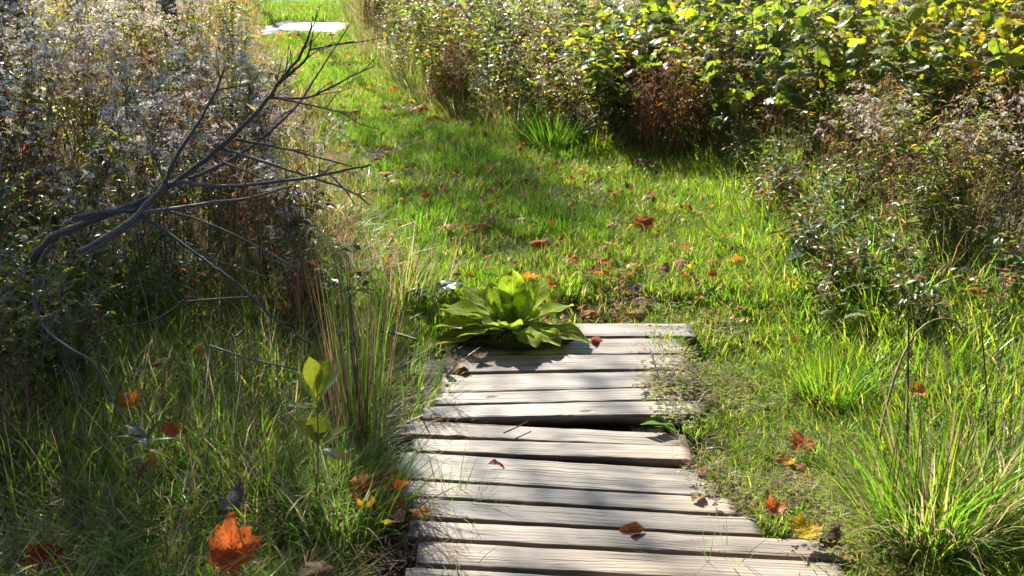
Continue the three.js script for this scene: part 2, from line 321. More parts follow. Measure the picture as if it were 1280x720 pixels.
// ---------------------------------------------------------------- grass and ground cover (nobody could count these)
function tuft(n, Lr, Wr, spread, lean, bend, cols, seg = 3) {
  const g = new GB();
  for (let k = 0; k < n; k++) { const az = rr(0, 6.28), q = Math.sqrt(rnd()) * spread, a2 = az + rr(-1.2, 1.2); g.blade(Math.cos(az) * q, -0.01, Math.sin(az) * q, a2, rr(lean[0], lean[1]), rr(Lr[0], Lr[1]), rr(Wr[0], Wr[1]), vary(pick(cols), 0.3), seg, rr(bend[0], bend[1]), rr(-0.8, 0.8)); }
  return g.geo(false);
}
const UP = V(0, 1, 0);
function scatter(name, label, category, geos, mat, count, place, tint = 0.25, tilt = 0.12, joined = false) {
  const per = geos.map(() => []);
  for (let k = 0, tries = 0; k < count && tries < count * 30; tries++) { const s = place(); if (!s) continue; per[k % geos.length].push(s); k++; }
  const m = new THREE.Matrix4(), q = new THREE.Quaternion(), e = new THREE.Euler(), col = new THREE.Color();
  if (joined) {
    const nv = geos.reduce((a, g, i) => a + g.attributes.position.count * per[i].length, 0), ni = geos.reduce((a, g, i) => a + g.index.count * per[i].length, 0);
    const P = new Float32Array(nv * 3), K = new Float32Array(nv * 3), I = new Uint32Array(ni); let v0 = 0, i0 = 0;
    geos.forEach((g, i) => per[i].forEach((s) => {
      e.set(rr(-tilt, tilt), rr(0, 6.28), rr(-tilt, tilt)); q.setFromEuler(e);
      m.compose(V(s.x, s.y ?? groundY(s.x, s.z), s.z), q, V(s.s, s.s * (s.h || 1), s.s));
      const a = m.elements, p = g.attributes.position.array, k = g.attributes.color.array, n = g.attributes.position.count, w = 1 + rr(-tint, tint), c = s.c || [1, 1, 1];
      for (let j = 0; j < n; j++) { const x = p[j * 3], y = p[j * 3 + 1], z = p[j * 3 + 2], o = (v0 + j) * 3; for (let r = 0; r < 3; r++) { P[o + r] = a[r] * x + a[4 + r] * y + a[8 + r] * z + a[12 + r]; K[o + r] = k[j * 3 + r] * w * c[r]; } }
      const ix = g.index.array; for (let j = 0; j < ix.length; j++) I[i0 + j] = ix[j] + v0;
      v0 += n; i0 += ix.length;
    }));
    const b = new THREE.BufferGeometry(); b.setAttribute('position', new THREE.BufferAttribute(P, 3)); b.setAttribute('color', new THREE.BufferAttribute(K, 3)); b.setIndex(new THREE.BufferAttribute(I, 1));
    tag(mesh(name, b, mat, scene), label, category, null, 'stuff'); return;
  }
  geos.forEach((g, i) => {
    if (!per[i].length) return;
    const im = new THREE.InstancedMesh(g, mat, per[i].length); im.name = numbered(name); im.castShadow = im.receiveShadow = true;
    per[i].forEach((s, k) => {
      e.set(rr(-tilt, tilt), rr(0, 6.28), rr(-tilt, tilt)); q.setFromEuler(e);
      m.compose(V(s.x, s.y ?? groundY(s.x, s.z), s.z), q, V(s.s, s.s * (s.h || 1), s.s)); im.setMatrixAt(k, m);
      const w = 1 + rr(-tint, tint), c = s.c || [1, 1, 1]; im.setColorAt(k, col.setRGB(c[0] * w, c[1] * w * (1 + rr(-0.06, 0.06)), c[2] * w));
    });
    tag(im, label, category, null, 'stuff'); scene.add(im);
  });
}
const box = (x0, x1, d0, d1) => ({ x: rr(x0, x1), d: rr(d0, d1) });
// the mown path
const lawnTufts = [0, 1, 2, 3, 4, 5].map(() => tuft(90, [0.03, 0.085], [0.003, 0.0052], 0.09, [0.05, 0.75], [0.2, 1.4], [C.grass, C.grass, C.grassY, C.grass, C.grassD, C.grassY, C.grass, C.straw]));
const lawnPatch = (x, z) => { const n = noise(x * 1.6, z * 1.6, 50) + 0.5 * noise(x * 5, z * 5, 51); return n; };
scatter('lawn_grass', 'short bright green grass of the mown path', 'grass', lawnTufts, M.grass, 4000, () => {
  const d = 4.1 + 14 * Math.pow(rnd(), 1.7), le = leftEdge(d), re = lawnRight(d), x = rr(le - 0.35, re + 0.35), z = -d;
  if (onBoards(x - 0.04, z - 0.05) || onBoards(x, z + 0.05)) return null;
  const n = lawnPatch(x, z); if (n < -0.25 && rnd() < 0.7) return null;
  return { x, z, s: rr(0.7, 1.25) * (1 + (d - 4) * 0.03), h: 1 + 0.35 * n, c: n > 0.15 ? [0.95, 1.05, 0.9] : [1.1, 1, 1] };
});
const flatStraw = [0, 1, 2].map(() => tuft(28, [0.04, 0.1], [0.002, 0.004], 0.11, [1.1, 1.6], [-0.1, 0.3], [C.straw, C.strawG, C.strawD, C.tan, C.brownL], 2));
scatter('dry_clippings', 'pale dry clippings lying in the short grass', 'clippings', flatStraw, M.grass, 850, () => {
  const d = 4.1 + 13 * Math.pow(rnd(), 1.8), x = rr(leftEdge(d) - 0.3, lawnRight(d) + 0.5), z = -d; if (onBoards(x, z)) return null;
  return { x, z, y: groundY(x, z) + rr(0, 0.025), s: rr(0.7, 1.3) };
});
const boardEnd = (d) => (d < 2.8 ? 0.76 : 0.52) + 0.09 * noise(d * 3.1, 7) + 0.05 * noise(d * 9, 3);
// weedy verge to the right of the boards
const vergeTufts = [0, 1, 2].map(() => tuft(40, [0.04, 0.14], [0.003, 0.0058], 0.085, [0.1, 1.0], [0.3, 1.5], [C.grass, C.grassY, C.grass, C.grassY, C.straw, C.grassD]));
scatter('verge_grass', 'thin grass on the verge beside the boards', 'grass', vergeTufts, M.grass, 3000, () => {
  if (rnd() < 0.13) { const d = rr(2.2, 4.1), x = leftEdge(d) - 0.05 - 0.2 * rnd(); return { x, z: -d, s: rr(0.5, 0.9) }; }
  const { x, d } = box(0.5, 2.3, 2.1, 7); if (x < (d < 4.2 ? boardEnd(d) + 0.03 : lawnRight(d) - 0.35) || x > rightEdge(d) + 0.3 || onBoards(x, -d)) return null;
  const far = clamp((x - lawnRight(d)) / 0.6, 0, 1); return { x, z: -d, s: rr(0.7, 1.2) * (0.7 + 0.95 * far) };
}, 0.25, 0.12, true);
scatter('verge_turf', 'short green turf creeping up to the board ends', 'grass', lawnTufts, M.grass, 620, () => { const d = rr(2.2, 4.6), x = boardEnd(d) + 0.05 + 0.55 * Math.pow(rnd(), 1.2), z = -d; if (onBoards(x + 0.02, z) && rnd() < 0.6) return null; return { x, z, y: onBoards(x, z) ? -0.02 : undefined, s: rr(0.5, 0.85) }; });
function cloverGeo() {
  const g = new GB();
  for (let k = 0; k < 18; k++) {
    const b = V(rr(-0.07, 0.07), rr(0.006, 0.03), rr(-0.07, 0.07)), az = rr(0, 6.28), L = rr(0.006, 0.011), c = vary(pick([C.leafL, C.grassY, C.yellowG, C.strawG, C.tan]), 0.3);
    for (let j = 0; j < 3; j++) { const a = az + j * 2.09; g.leaf(b, V(Math.cos(a), rr(-0.2, 0.3), Math.sin(a)), UP, L, L * 0.9, { n: 2, prof: PROF.round, fold: 0.15, curl: 0.3, color: c }); }
  }
  return g.geo();
}
scatter('clover', 'small pale clover creeping over the board ends', 'clover', [cloverGeo(), cloverGeo(), cloverGeo()], M.leaf, 460, () => {
  const d = rr(2.2, 4.5), re = boardEnd(d), x = re + Math.pow(rnd(), 1.4) * 0.6, z = -d; if (noise(x * 4, z * 4, 60) < 0.02) return null;
  return { x, z, y: onBoards(x, z) ? 0.001 : groundY(x, z) + rr(0, 0.03), s: rr(0.6, 1.2), c: [1.25, 1.2, 1.2] };
});
scatter('leaf_crumbs', 'crumbled dry leaf bits beside the boards', 'litter', flatStraw, M.grass, 460, () => {
  if (rnd() < 0.8) { const d = rr(2.2, 4.6), x = boardEnd(d) - 0.02 + 0.6 * Math.pow(rnd(), 1.2); return { x, z: -d, y: onBoards(x, -d) ? 0.003 : groundY(x, -d) + rr(0, 0.035), s: rr(0.4, 0.9) }; }
  const d = rr(2.3, 4.0), x = -0.26 - Math.pow(rnd(), 1.5) * 0.25 + 0.08 * noise(d * 4, 2); return { x: x + (rnd() < 0.3 ? 0.07 : 0), z: -d, y: rr(0.002, 0.012), s: rr(0.4, 0.8), c: [0.7, 0.55, 0.45] };
}, 0.3, 0.05);
// long grass on the shaded left
const longTufts = [0, 1, 2, 3].map((k) => tuft(52, [0.12, 0.34], [0.003, 0.0065], 0.12, [0.05, 0.6], [0.5, 1.7], k < 2 ? [C.grass, C.grassD, C.grass, C.grassY, C.straw] : [C.grass, C.grassD, C.strawG, C.straw, C.grassY], 3));
scatter('long_grass', 'long bluish green grass in the shade of the trees', 'grass', longTufts, M.grass, 900, () => {
  const d = 2.0 + 2.5 * Math.pow(rnd(), 1.1), x = leftEdge(d) - 0.02 - 2.0 * Math.pow(rnd(), 1.1), z = -d;
  const e = leftEdge(d) - x; return { x: x - 0.06, z, s: rr(0.6, 1.1) * (0.5 + 0.5 * clamp(e / 0.35, 0, 1)), h: d > 4 ? 1.15 : d < 2.75 && x < -0.62 ? 0.7 : 1.0 };
}, 0.25, 0.12, true);
const matTufts = [0, 1, 2].map(() => tuft(34, [0.1, 0.3], [0.002, 0.0042], 0.12, [0.7, 1.5], [0.1, 0.9], [C.strawG, C.strawG, C.straw, C.strawD, C.grass], 4));
scatter('matted_dry_grass', 'matted pale dead grass lying among the long green blades', 'grass', matTufts, M.grass, 640, () => {
  const d = 2.0 + 3.8 * Math.pow(rnd(), 1.2), x = leftEdge(d) - 0.06 - 2.0 * Math.pow(rnd(), 1), z = -d; if (noise(x * 2.2, z * 2.2, 70) < -0.1) return null;
  return { x, z, y: groundY(x, z) + rr(0, 0.08), s: rr(0.6, 1.15) };
}, 0.25, 0.12, true);
// undergrowth beneath the taller plants, both sides
const underTufts = [0, 1, 2].map(() => tuft(44, [0.1, 0.36], [0.003, 0.006], 0.16, [0.05, 0.6], [0.3, 1.4], [C.grassD, C.grass, C.strawD, C.straw, C.brownL], 3));
scatter('undergrowth', 'tangled grass at the feet of the tall plants', 'undergrowth', underTufts, M.grass, 2000, () => {
  const d = rr(3.8, 15);
  if (rnd() < 0.5) return { x: leftEdge(d) - 0.05 - 3.5 * Math.pow(rnd(), 1.4), z: -d, s: rr(0.5, 1.0), c: [1.3, 0.95, 1.1] };
  return { x: rightEdge(d) + 6 * Math.pow(rnd(), 1.9), z: -d, s: rr(0.6, 1.15) };
}, 0.25, 0.12, true);

// ---------------------------------------------------------------- plants of many kinds
function stemCurve(h, lean, n = 6, from = V(0, 0, 0)) {
  const az = rr(0, 6.28), pts = []; const bx = Math.cos(az) * lean, bz = Math.sin(az) * lean, k = rr(1.2, 2);
  for (let i = 0; i <= n; i++) { const t = i / n; pts.push(V(from.x + bx * Math.pow(t, k) * h + 0.012 * noise(t * 4, az), from.y + h * t * (1 - 0.15 * lean * t), from.z + bz * Math.pow(t, k) * h + 0.012 * noise(t * 4, az, 4))); }
  return pts;
}
const along = (pts, t) => { const q = clamp(t, 0, 0.9999) * (pts.length - 1), i = Math.floor(q); return pts[i].clone().lerp(pts[i + 1], q - i); };
function leafyVariant({ stems, h, lean, leaves, L, W, prof, cols, stemC, t0 = 0.15, droop = [-0.5, 0.3], base = 0.06, rad = 0.0035, n = 3, curl = [0.2, 0.9], side = 0, fold = [0.1, 0.5] }) {
  const st = new GB(), fo = new GB();
  for (let s = 0; s < stems; s++) {
    const a = rr(0, 6.28), q = rr(0, base), pts = stemCurve(h * rr(0.7, 1.05), rr(lean[0], lean[1]), 6, V(Math.cos(a) * q, -0.03, Math.sin(a) * q));
    st.tube(pts, { a: rad, b: rad * 0.4 }, 4, vary(stemC), false);
    const sets = [pts];
    for (let b = 0; b < side; b++) { const o = along(pts, rr(0.35, 0.85)), e = rr(0, 6.28), l = rr(0.08, 0.2), bp = [o, o.clone().add(V(Math.cos(e) * l * 0.5, l * 0.45, Math.sin(e) * l * 0.5)), o.clone().add(V(Math.cos(e) * l, l * 0.7, Math.sin(e) * l))]; st.tube(bp, { a: rad * 0.6, b: rad * 0.3 }, 3, vary(stemC), false); sets.push(bp); }
    sets.forEach((P, si) => {
      const cnt = si ? Math.round(leaves * 0.35) : leaves;
      for (let k = 0; k < cnt; k++) {
        const t = si ? rr(0.2, 1) : lerp(t0, 1, (k + rnd()) / cnt), p = along(P, t), az = k * 2.4 + rr(-0.5, 0.5), y = rr(droop[0], droop[1]), dir = V(Math.cos(az), y, Math.sin(az));
        fo.leaf(p, dir, V(rr(-0.7, 0.7), 1, rr(-0.7, 0.7)), rr(L[0], L[1]), rr(W[0], W[1]), { n, prof, fold: rr(fold[0], fold[1]), curl: rr(curl[0], curl[1]), color: vary(pick(cols), 0.28), twist: rr(-0.4, 0.4) });
      }
    });
  }
  return { stem: [st.geo(), M.stem], foliage: [fo.geo(), M.leaf] };
}
function plumeVariant({ h, stems, cols, leaves }) {                     // tall dry plants with nodding grey seed plumes
  const v = leafyVariant({ stems, h, lean: [0.05, 0.3], leaves, L: [0.04, 0.085], W: [0.008, 0.016], prof: PROF.lance, cols, stemC: C.brown, t0: 0.12, droop: [-0.9, 0.3], base: 0.07, rad: 0.003, n: 2, curl: [0.3, 1.4] });
  const f = new GB(), st = new GB(), pos = v.stem[0].attributes.position;
  const tops = []; for (let s = 0; s < stems; s++) { const k = (s + 1) * (7 * 5) - 3; tops.push(V(pos.getX(k), pos.getY(k), pos.getZ(k))); }
  for (const t of tops) for (let b = 0; b < 7; b++) {
    const az = rr(0, 6.28), o = t.clone().add(V(0, -rr(0, 0.16), 0)), L = rr(0.07, 0.15), c = vary(C.fluff, 0.25); let d = V(Math.cos(az) * 0.8, rr(0.5, 1.1), Math.sin(az) * 0.8).normalize(), p = o.clone(); const pts = [p.clone()];
    for (let k = 0; k < 5; k++) {
      p = p.clone().addScaledVector(d, L / 5); pts.push(p); d.add(V(Math.cos(az) * 0.12, -0.33, Math.sin(az) * 0.12)).normalize();
      if (k > 0) for (let j = 0; j < 6; j++) { const q = p.clone().add(V(rr(-1, 1), rr(-0.6, 1), rr(-1, 1)).multiplyScalar(0.009)), w = V(rr(-1, 1), rr(-0.4, 1), rr(-1, 1)).normalize(), u = V(rr(-1, 1), rr(-1, 1), rr(-1, 1)).normalize(); f.tri(q.clone().addScaledVector(u, 0.0036), q.clone().addScaledVector(u, -0.0036), q.clone().addScaledVector(w, rr(0.01, 0.02)), c); }
    }
    st.tube(pts, { a: 0.0012, b: 0.0006 }, 3, C.brown, false);
  }
  return { stem: [mergeGeometries([v.stem[0], st.geo()]), M.stem], foliage: v.foliage, seed_plume: [f.geo(false), M.fluff] };
}
function deadVariant({ h, stems }) {                                   // brown stalks with shrivelled clinging leaves
  const st = new GB(), fo = new GB();
  for (let s = 0; s < stems; s++) {
    const a = rr(0, 6.28), q = rr(0, 0.09), pts = stemCurve(h * rr(0.6, 1.05), rr(0, 0.35), 6, V(Math.cos(a) * q, -0.03, Math.sin(a) * q)), c = vary(pick([C.brown, C.rust, C.brownL]), 0.3);
    st.tube(pts, { a: 0.0035, b: 0.0016 }, 4, c, false);
    for (let k = 0; k < 9; k++) {
      const o = along(pts, rr(0.3, 1)), e = rr(0, 6.28), l = rr(0.05, 0.16), m = o.clone().add(V(Math.cos(e) * l, l * rr(0.3, 1), Math.sin(e) * l)); st.tube([o, m], { a: 0.0016, b: 0.0008 }, 3, c, false);
      for (let j = 0; j < 3; j++) fo.leaf(o.clone().lerp(m, rr(0.3, 1)), V(rr(-1, 1), rr(-1.4, 0.1), rr(-1, 1)), V(rr(-1, 1), 0.6, rr(-1, 1)), rr(0.025, 0.055), rr(0.008, 0.02), { n: 2, fold: rr(0.3, 0.9), curl: rr(0.5, 2.2), color: vary(pick([C.brown, C.rust, C.brownL, C.brownL, C.tan]), 0.3) });
    }
  }
  return { stem: [st.geo(), M.stem], foliage: [fo.geo(), M.dryLeaf] };
}
function place(variants, k, name, label, group, category, x, z, s, tilt = 0.1, hs = 1) {
  const t = thing(name, label, category, group, V(x, groundY(x, z), z), rr(0, 6.28));
  t.rotation.x = rr(-tilt, tilt); t.rotation.z = rr(-tilt, tilt); t.scale.set(s, s * hs, s);
  const v = variants[k % variants.length];
  for (const n in v) { const m = mesh(n, v[n][0], v[n][1], t); if (n !== 'stem') m.userData.kind = 'stuff'; }
  return t;
}
const plumes = [0, 1, 2, 3].map((k) => plumeVariant({ h: 0.95, stems: 4, leaves: 26, cols: k % 2 ? [C.brownL, C.tan, C.leafG, C.rust, C.leafG] : [C.leafG, C.leaf, C.yellow, C.brownL, C.yellowG] }));
const shrubs = [0, 1, 2, 3, 4].map((k) => leafyVariant({ stems: 5, h: 0.85, lean: [0.1, 0.45], leaves: 15, L: [0.05, 0.115], W: [0.028, 0.06], prof: PROF.ovate, cols: [[C.leaf, C.leafG, C.leafL, C.leafL, C.yellowG], [C.leaf, C.leafL, C.yellowG, C.leafG, C.yellow], [C.leafG, C.leafL, C.yellow, C.leafL, C.brownL], [C.leafL, C.yellowG, C.yellow, C.yellow, C.leafL], [C.leafL, C.rust, C.leafL, C.orange, C.yellow]][k], stemC: C.brown, side: 3, base: 0.12 }));
const wispy = [0, 1, 2, 3].map((k) => leafyVariant({ stems: 5, h: 0.85, lean: [0.05, 0.35], leaves: 26, L: [0.045, 0.09], W: [0.013, 0.026], prof: PROF.lance, cols: k % 2 ? [C.leafL, C.brownL, C.yellowG, C.brown, C.tan, C.leafL] : [C.leafL, C.leafL, C.yellow, C.yellowG, C.leaf], stemC: C.brown, side: 4, base: 0.1, n: 2, curl: [0.3, 1.5] }));
const deads = [0, 1, 2].map(() => deadVariant({ h: 0.75, stems: 7 }));
const privets = [0, 1].map(() => leafyVariant({ stems: 6, h: 0.7, lean: [0.2, 0.7], leaves: 26, L: [0.022, 0.04], W: [0.014, 0.022], prof: PROF.ovate, cols: [C.leafL, C.yellowG, C.leaf, C.leafG, C.yellow], stemC: C.bark, side: 5, base: 0.08, n: 2 }));
const herbs = [0, 1, 2].map((k) => leafyVariant({ stems: 5, h: 0.42, lean: [0.1, 0.5], leaves: 16, L: [0.035, 0.07], W: [0.014, 0.03], prof: PROF.ovate, cols: k ? [C.leafG, C.leaf, C.leafL, C.brownL] : [C.leaf, C.leafG, C.rust, C.orange], stemC: C.leafG, side: 2, base: 0.08, n: 2 }));

// left: seed-plumed plants, herbs and shrubs behind the fallen branch
for (let k = 0; k < 150; k++) {
  const d = 4.1 + 7.5 * Math.pow(rnd(), 1.35), e = 0.28 + 2.9 * Math.pow(rnd(), 1.05), x = leftEdge(d) - e, near = e < 0.55;
  place(plumes, k, 'plumed_goldenrod', (k % 2 ? 'grey plumed goldenrod with rusty brown leaves ' : 'grey plumed goldenrod with green and yellow leaves ') + (d < 7 ? 'behind the fallen branch' : 'near the tree trunks'), (k % 2 ? 'rusty ' : 'greenish ') + (d < 7 ? 'goldenrod behind the fallen branch' : 'goldenrod near the tree trunks'), 'goldenrod', x, -d, rr(0.75, 1.05) * (near ? 0.75 : 1) * (d > 8 ? 0.85 : 1));
}
for (let k = 0; k < 60; k++) {
  const d = 3.5 + 4.5 * Math.pow(rnd(), 1.1), x = leftEdge(d) - 0.3 - 2.2 * Math.pow(rnd(), 1.05);
  place(herbs, k, 'leafy_herb', k % 3 ? 'low green herb among the shaded grass under the fallen branch' : 'low herb with rust and orange leaves in the shaded grass', k % 3 ? 'green herbs in the shaded grass' : 'rusty herbs in the shaded grass', 'herb', x, -d, rr(0.7, 1.15));
}
for (let k = 0; k < 34; k++) {
  const d = rr(4.4, 11), x = leftEdge(d) - 0.3 - 3 * Math.pow(rnd(), 1.1);
  place(wispy, k, 'narrow_leaved_plant', 'narrow leaved plant turning brown among the plumed goldenrod', 'narrow leaved plants among goldenrod', 'plant', x, -d, rr(0.7, 1.05));
}
for (let k = 0; k < 44; k++) {
  const d = rr(3.8, 8), x = leftEdge(d) - 0.35 - 2.4 * rnd();
  place(deads, k, 'dead_weed', 'brown dead weed stalks among the plumed goldenrod', 'dead weeds among goldenrod', 'dead weed', x, -d, rr(0.6, 1.0));
}
for (const [u, v, s] of [[85, 380, 0.9], [20, 445, 1.0], [62, 440, 0.95], [-10, 400, 1.05], [40, 400, 1.05], [95, 340, 0.9]]) { const p = onGround(u, v + 60); place(privets, u, 'small_leaved_shrub', 'small rounded yellow green leaves on a shrub under the thick branch', 'small leaved shrubs under the branch', 'shrub', p.x, p.z, s); }
for (const [u, v, s] of [[268, 430, 0.62], [365, 440, 0.62], [105, 500, 0.5], [372, 430, 0.55], [18, 600, 0.5], [5, 520, 0.6], [50, 560, 0.45]]) { const p = onGround(u, v); place(deads, u, 'dead_weed', 'dark brown dead stalk standing in the long grass below the branch', 'dead stalks below the branch', 'dead weed', p.x, p.z, s, 0.03); }

// right: the thicket
const SHRUB_LOOK = ['plain green shiny leaves', 'green and yellow green leaves', 'green leaves, some gone yellow or brown', 'mostly yellow leaves', 'orange and rust coloured leaves'];
for (let k = 0; k < 150; k++) {
  const d = 5.6 + 8.5 * Math.pow(rnd(), 1.2), e = 0.1 + (d > 9 ? 6.5 : 4.2) * Math.pow(rnd(), d > 9 ? 0.9 : 1.3), x = rightEdge(d) + e; if (d < 7 && rnd() < 0.8) { k--; continue; }
  const s = rr(0.62, 1.05) * (e < 0.4 ? rr(0.55, 0.9) : 1) * (d > 9 ? 0.85 : d < 7 ? 0.7 : 1), deep = d > 8.5, kind = k % 5;
  place(shrubs, kind, 'leafy_shrub', 'leafy shrub with ' + SHRUB_LOOK[kind] + (deep ? ' deep in the thicket' : ' along the thicket edge'), (deep ? 'deep thicket shrubs with ' : 'edge shrubs with ') + SHRUB_LOOK[kind], 'shrub', x, -d, s);
}
for (let k = 0; k < 125; k++) {
  const d = 4.5 + 5.5 * Math.pow(rnd(), 1.1), x = rightEdge(d) + 0.15 + 3.4 * Math.pow(rnd(), 1.2); if (x < 0.9 && rnd() < 0.6) { k--; continue; }
  const kind = k % 4; place(wispy, kind, 'narrow_leaved_plant', kind % 2 ? 'narrow leaved plant fading to brown in the sunlit thicket' : 'narrow leaved plant with green and yellow leaves in the sunlit thicket', kind % 2 ? 'brown narrow leaved plants in the sunlit thicket' : 'green narrow leaved plants in the sunlit thicket', 'plant', x, -d, rr(0.55, 0.78) + 0.05 * (d - 5));
}
for (let k = 0; k < 62; k++) {
  const d = rr(4.5, 7.8), x = d > 6.8 ? rr(0.75, 1.7) : rightEdge(d) + 0.05 + 2.4 * Math.pow(rnd(), 1.3);
  place(deads, k, 'dead_weed', d > 6.8 ? 'reddish brown dead weed stalks between green shrubs by the lawn' : 'reddish brown dead weed stalks on the slope before the thicket', d > 6.8 ? 'dead weeds between the shrubs' : 'dead weeds on the slope', 'dead weed', x, -d, rr(0.55, 0.85));
}
for (let k = 0; k < 40; k++) {
  const d = rr(4.1, 6.6), x = lerp(lawnRight(d) + 0.25, rightEdge(d) + 0.2, rnd());
  place(herbs, k, 'leafy_herb', k % 3 ? 'low green herb on the grassy slope before the thicket' : 'low herb with rust and orange leaves before the thicket', k % 3 ? 'green herbs before the thicket' : 'rusty herbs before the thicket', 'herb', x, -d, rr(0.5, 0.95));
}

for (const [x, d, kind, sc] of [[0.55, 7.6, 3, 0.85], [0.8, 7.75, 4, 0.9], [1.05, 7.7, 3, 0.9], [0.3, 7.9, 3, 0.85], [1.3, 8.1, 4, 0.95], [0.75, 8.4, 3, 0.95], [1.9, 7.4, 3, 0.85], [2.4, 6.9, 3, 0.8], [2.7, 7.3, 3, 0.85]]) place(shrubs, kind, 'leafy_shrub', 'leafy shrub with ' + SHRUB_LOOK[kind] + ' along the thicket edge', 'edge shrubs with ' + SHRUB_LOOK[kind], 'shrub', x, -d, sc);
for (const [x, d, kind, sc] of [[-3.3, 8.2, 4, 0.7], [-3.0, 7.6, 3, 0.65], [-2.6, 7.2, 4, 0.6], [-2.3, 6.6, 3, 0.6], [-3.7, 8.8, 4, 0.75], [-2.0, 6.9, 4, 0.55], [-2.9, 9.2, 3, 0.7], [-1.9, 5.6, 3, 0.5]]) place(shrubs, kind, 'leafy_shrub', 'leafy shrub with ' + SHRUB_LOOK[kind] + ' among the plumed goldenrod', 'goldenrod side shrubs with ' + SHRUB_LOOK[kind], 'shrub', x, -d, sc);
for (let k = 0; k < 48; k++) { const d = rr(8, 15), x = rightEdge(d) + rr(0, 0.7); place(k % 3 ? wispy : deads, k, k % 3 ? 'narrow_leaved_plant' : 'dead_weed', k % 3 ? 'thin narrow leaved plant beside the far stretch of the path' : 'dead brown weed beside the far stretch of the path', k % 3 ? 'thin plants by the far path' : 'dead weeds by the far path', k % 3 ? 'plant' : 'dead weed', x, -d, rr(0.6, 0.95)); }
for (let k = 0; k < 9; k++) { const d = rr(4.3, 6.2), x = rightEdge(d) + rr(0.1, 1.0); place(plumes, k * 2 + 1, 'plumed_goldenrod', 'goldenrod with grey plumes and rusty leaves on the sunlit bank', 'goldenrod on the sunlit bank', 'goldenrod', x, -d, rr(0.5, 0.72)); }
// large lobed leaves in the thicket: every leaf its own mesh
const HALF = [[0, 0], [0.1, -0.05], [0.27, -0.05], [0.25, 0.05], [0.47, 0.1], [0.4, 0.19], [0.56, 0.32], [0.6, 0.5], [0.46, 0.47], [0.37, 0.48], [0.28, 0.45], [0.32, 0.6], [0.27, 0.73], [0.16, 0.7], [0.11, 0.82], [0, 1]];
function lobedGeo(k, deep = 1, curl = 0.25, stalk = 0) {              // unit leaf in x (width) and -z (length), y up
  const g = new GB(), c = [1, 1, 1], ph = k * 1.7, out = [...HALF, ...HALF.slice(1, -1).reverse().map(([x, z]) => [-x, z])];
  const put = (x, z) => { const q = Math.hypot(x, z - 0.35); g.v(x, -curl * q * q + 0.12 * q * Math.sin(Math.atan2(x, z - 0.35) * 2 + ph) + 0.08 * noise(x * 4 + k, z * 4, k) + 0.035 * noise(x * 11, z * 11, k * 3), -z, c, 0.5 + x * 0.8, z); };
  put(0, 0.35);
  const n = out.length; for (const f of [0.36, 0.7, 1]) out.forEach(([x, z], i) => { const r = f === 1 ? 1 + 0.08 * noise(i * 1.3, k * 2.1) : f, dx = x, dz = z - 0.35, m = f === 1 ? lerp(0.58 / Math.max(0.2, Math.hypot(dx, dz)), 1, deep) : 1; put(dx * r * m, 0.35 + dz * r * m); });
  for (let i = 0; i < n; i++) { const a = 1 + i, b = 1 + (i + 1) % n; g.i.push(0, a, b); for (const r of [0, n]) g.i.push(a + r, a + n + r, b + n + r, a + r, b + n + r, b + r); }
  if (stalk) g.blade(0, 0.0, 0, 1.57 + 0.3 * Math.sin(ph), 1.3, stalk, 0.025, c, 3, 0.3);
  return g.geo();
}
const lobed = [0, 1, 2, 3].map((k) => lobedGeo(k, 0.6, [0.2, 0.5, 0.9, -0.5][k]));
const flatLeafMat = (c, base = M.leaf, map = null) => { const m = base.clone(); if (map) { m.map = map; m.bumpMap = map; m.bumpScale = 0.004; } m.vertexColors = false; m.color = new THREE.Color(c[0], c[1], c[2]); return m; };
const bigMats = [C.leafL, C.yellowG, C.yellow, C.leaf, C.leafG, [0.22, 0.3, 0.03]].map((c) => flatLeafMat(c));
const UNIT = new THREE.Matrix4();
function leafMesh(parent, geo, mat, p, dir, up, L, W, name = 'leaf') {
  const m = mesh(name, geo, mat, parent), f = dir.clone().normalize(), x = new THREE.Vector3().crossVectors(f, up).normalize(), y = new THREE.Vector3().crossVectors(x, f);
  UNIT.makeBasis(x.multiplyScalar(W), y.multiplyScalar((L + W) / 2), f.multiplyScalar(-L)); UNIT.setPosition(p); UNIT.decompose(m.position, m.quaternion, m.scale); return m;
}
function lobedPlant(x, z, h, n, size, mats, label, group) {
  const t = thing('broad_leaved_plant', label, 'plant', group, V(x, groundY(x, z), z)), st = new GB();
  const stems = [0, 1, 2].map(() => stemCurve(h * rr(0.75, 1.05), rr(0.1, 0.4), 6)); stems.forEach((p) => st.tube(p, { a: 0.005, b: 0.002 }, 4, C.brownL, false));
  for (let k = 0; k < n; k++) { const p = along(stems[k % 3], rr(0.35, 1)), az = rr(0, 6.28), pl = rr(0.04, 0.1), e = p.clone().add(V(Math.cos(az) * pl, pl * 0.5, Math.sin(az) * pl)); st.tube([p, e], 0.0015 ? { a: 0.0018, b: 0.0012 } : 0, 3, C.brownL, false); leafMesh(t, pick(lobed), pick(mats), e, V(Math.cos(az), rr(-1.6, 0.0), Math.sin(az)), V(rr(-0.3, 0.3), 1, rr(-0.3, 0.3)), rr(size[0], size[1]), rr(size[0], size[1])); }
  mesh('stem', st.geo(), M.stem, t); return t;
}
for (let k = 0; k < 84; k++) {
  const d = 6.6 + 3.4 * rnd(), x = 0.7 + 3.5 * rnd() + (d - 6.7) * 0.1;
  lobedPlant(x, -d, rr(0.75, 1.0), 20, [0.06, 0.135], x > 2.3 ? [bigMats[0], bigMats[1], bigMats[2], bigMats[5], bigMats[1]] : [bigMats[0], bigMats[4], bigMats[0], bigMats[1], bigMats[5]], x > 2.3 ? 'broad lobed yellow green leaves atop the sunny thicket' : 'broad lobed green leaves in the middle of the thicket', x > 2.3 ? 'yellow green broad leaved plants' : 'green broad leaved plants');
}

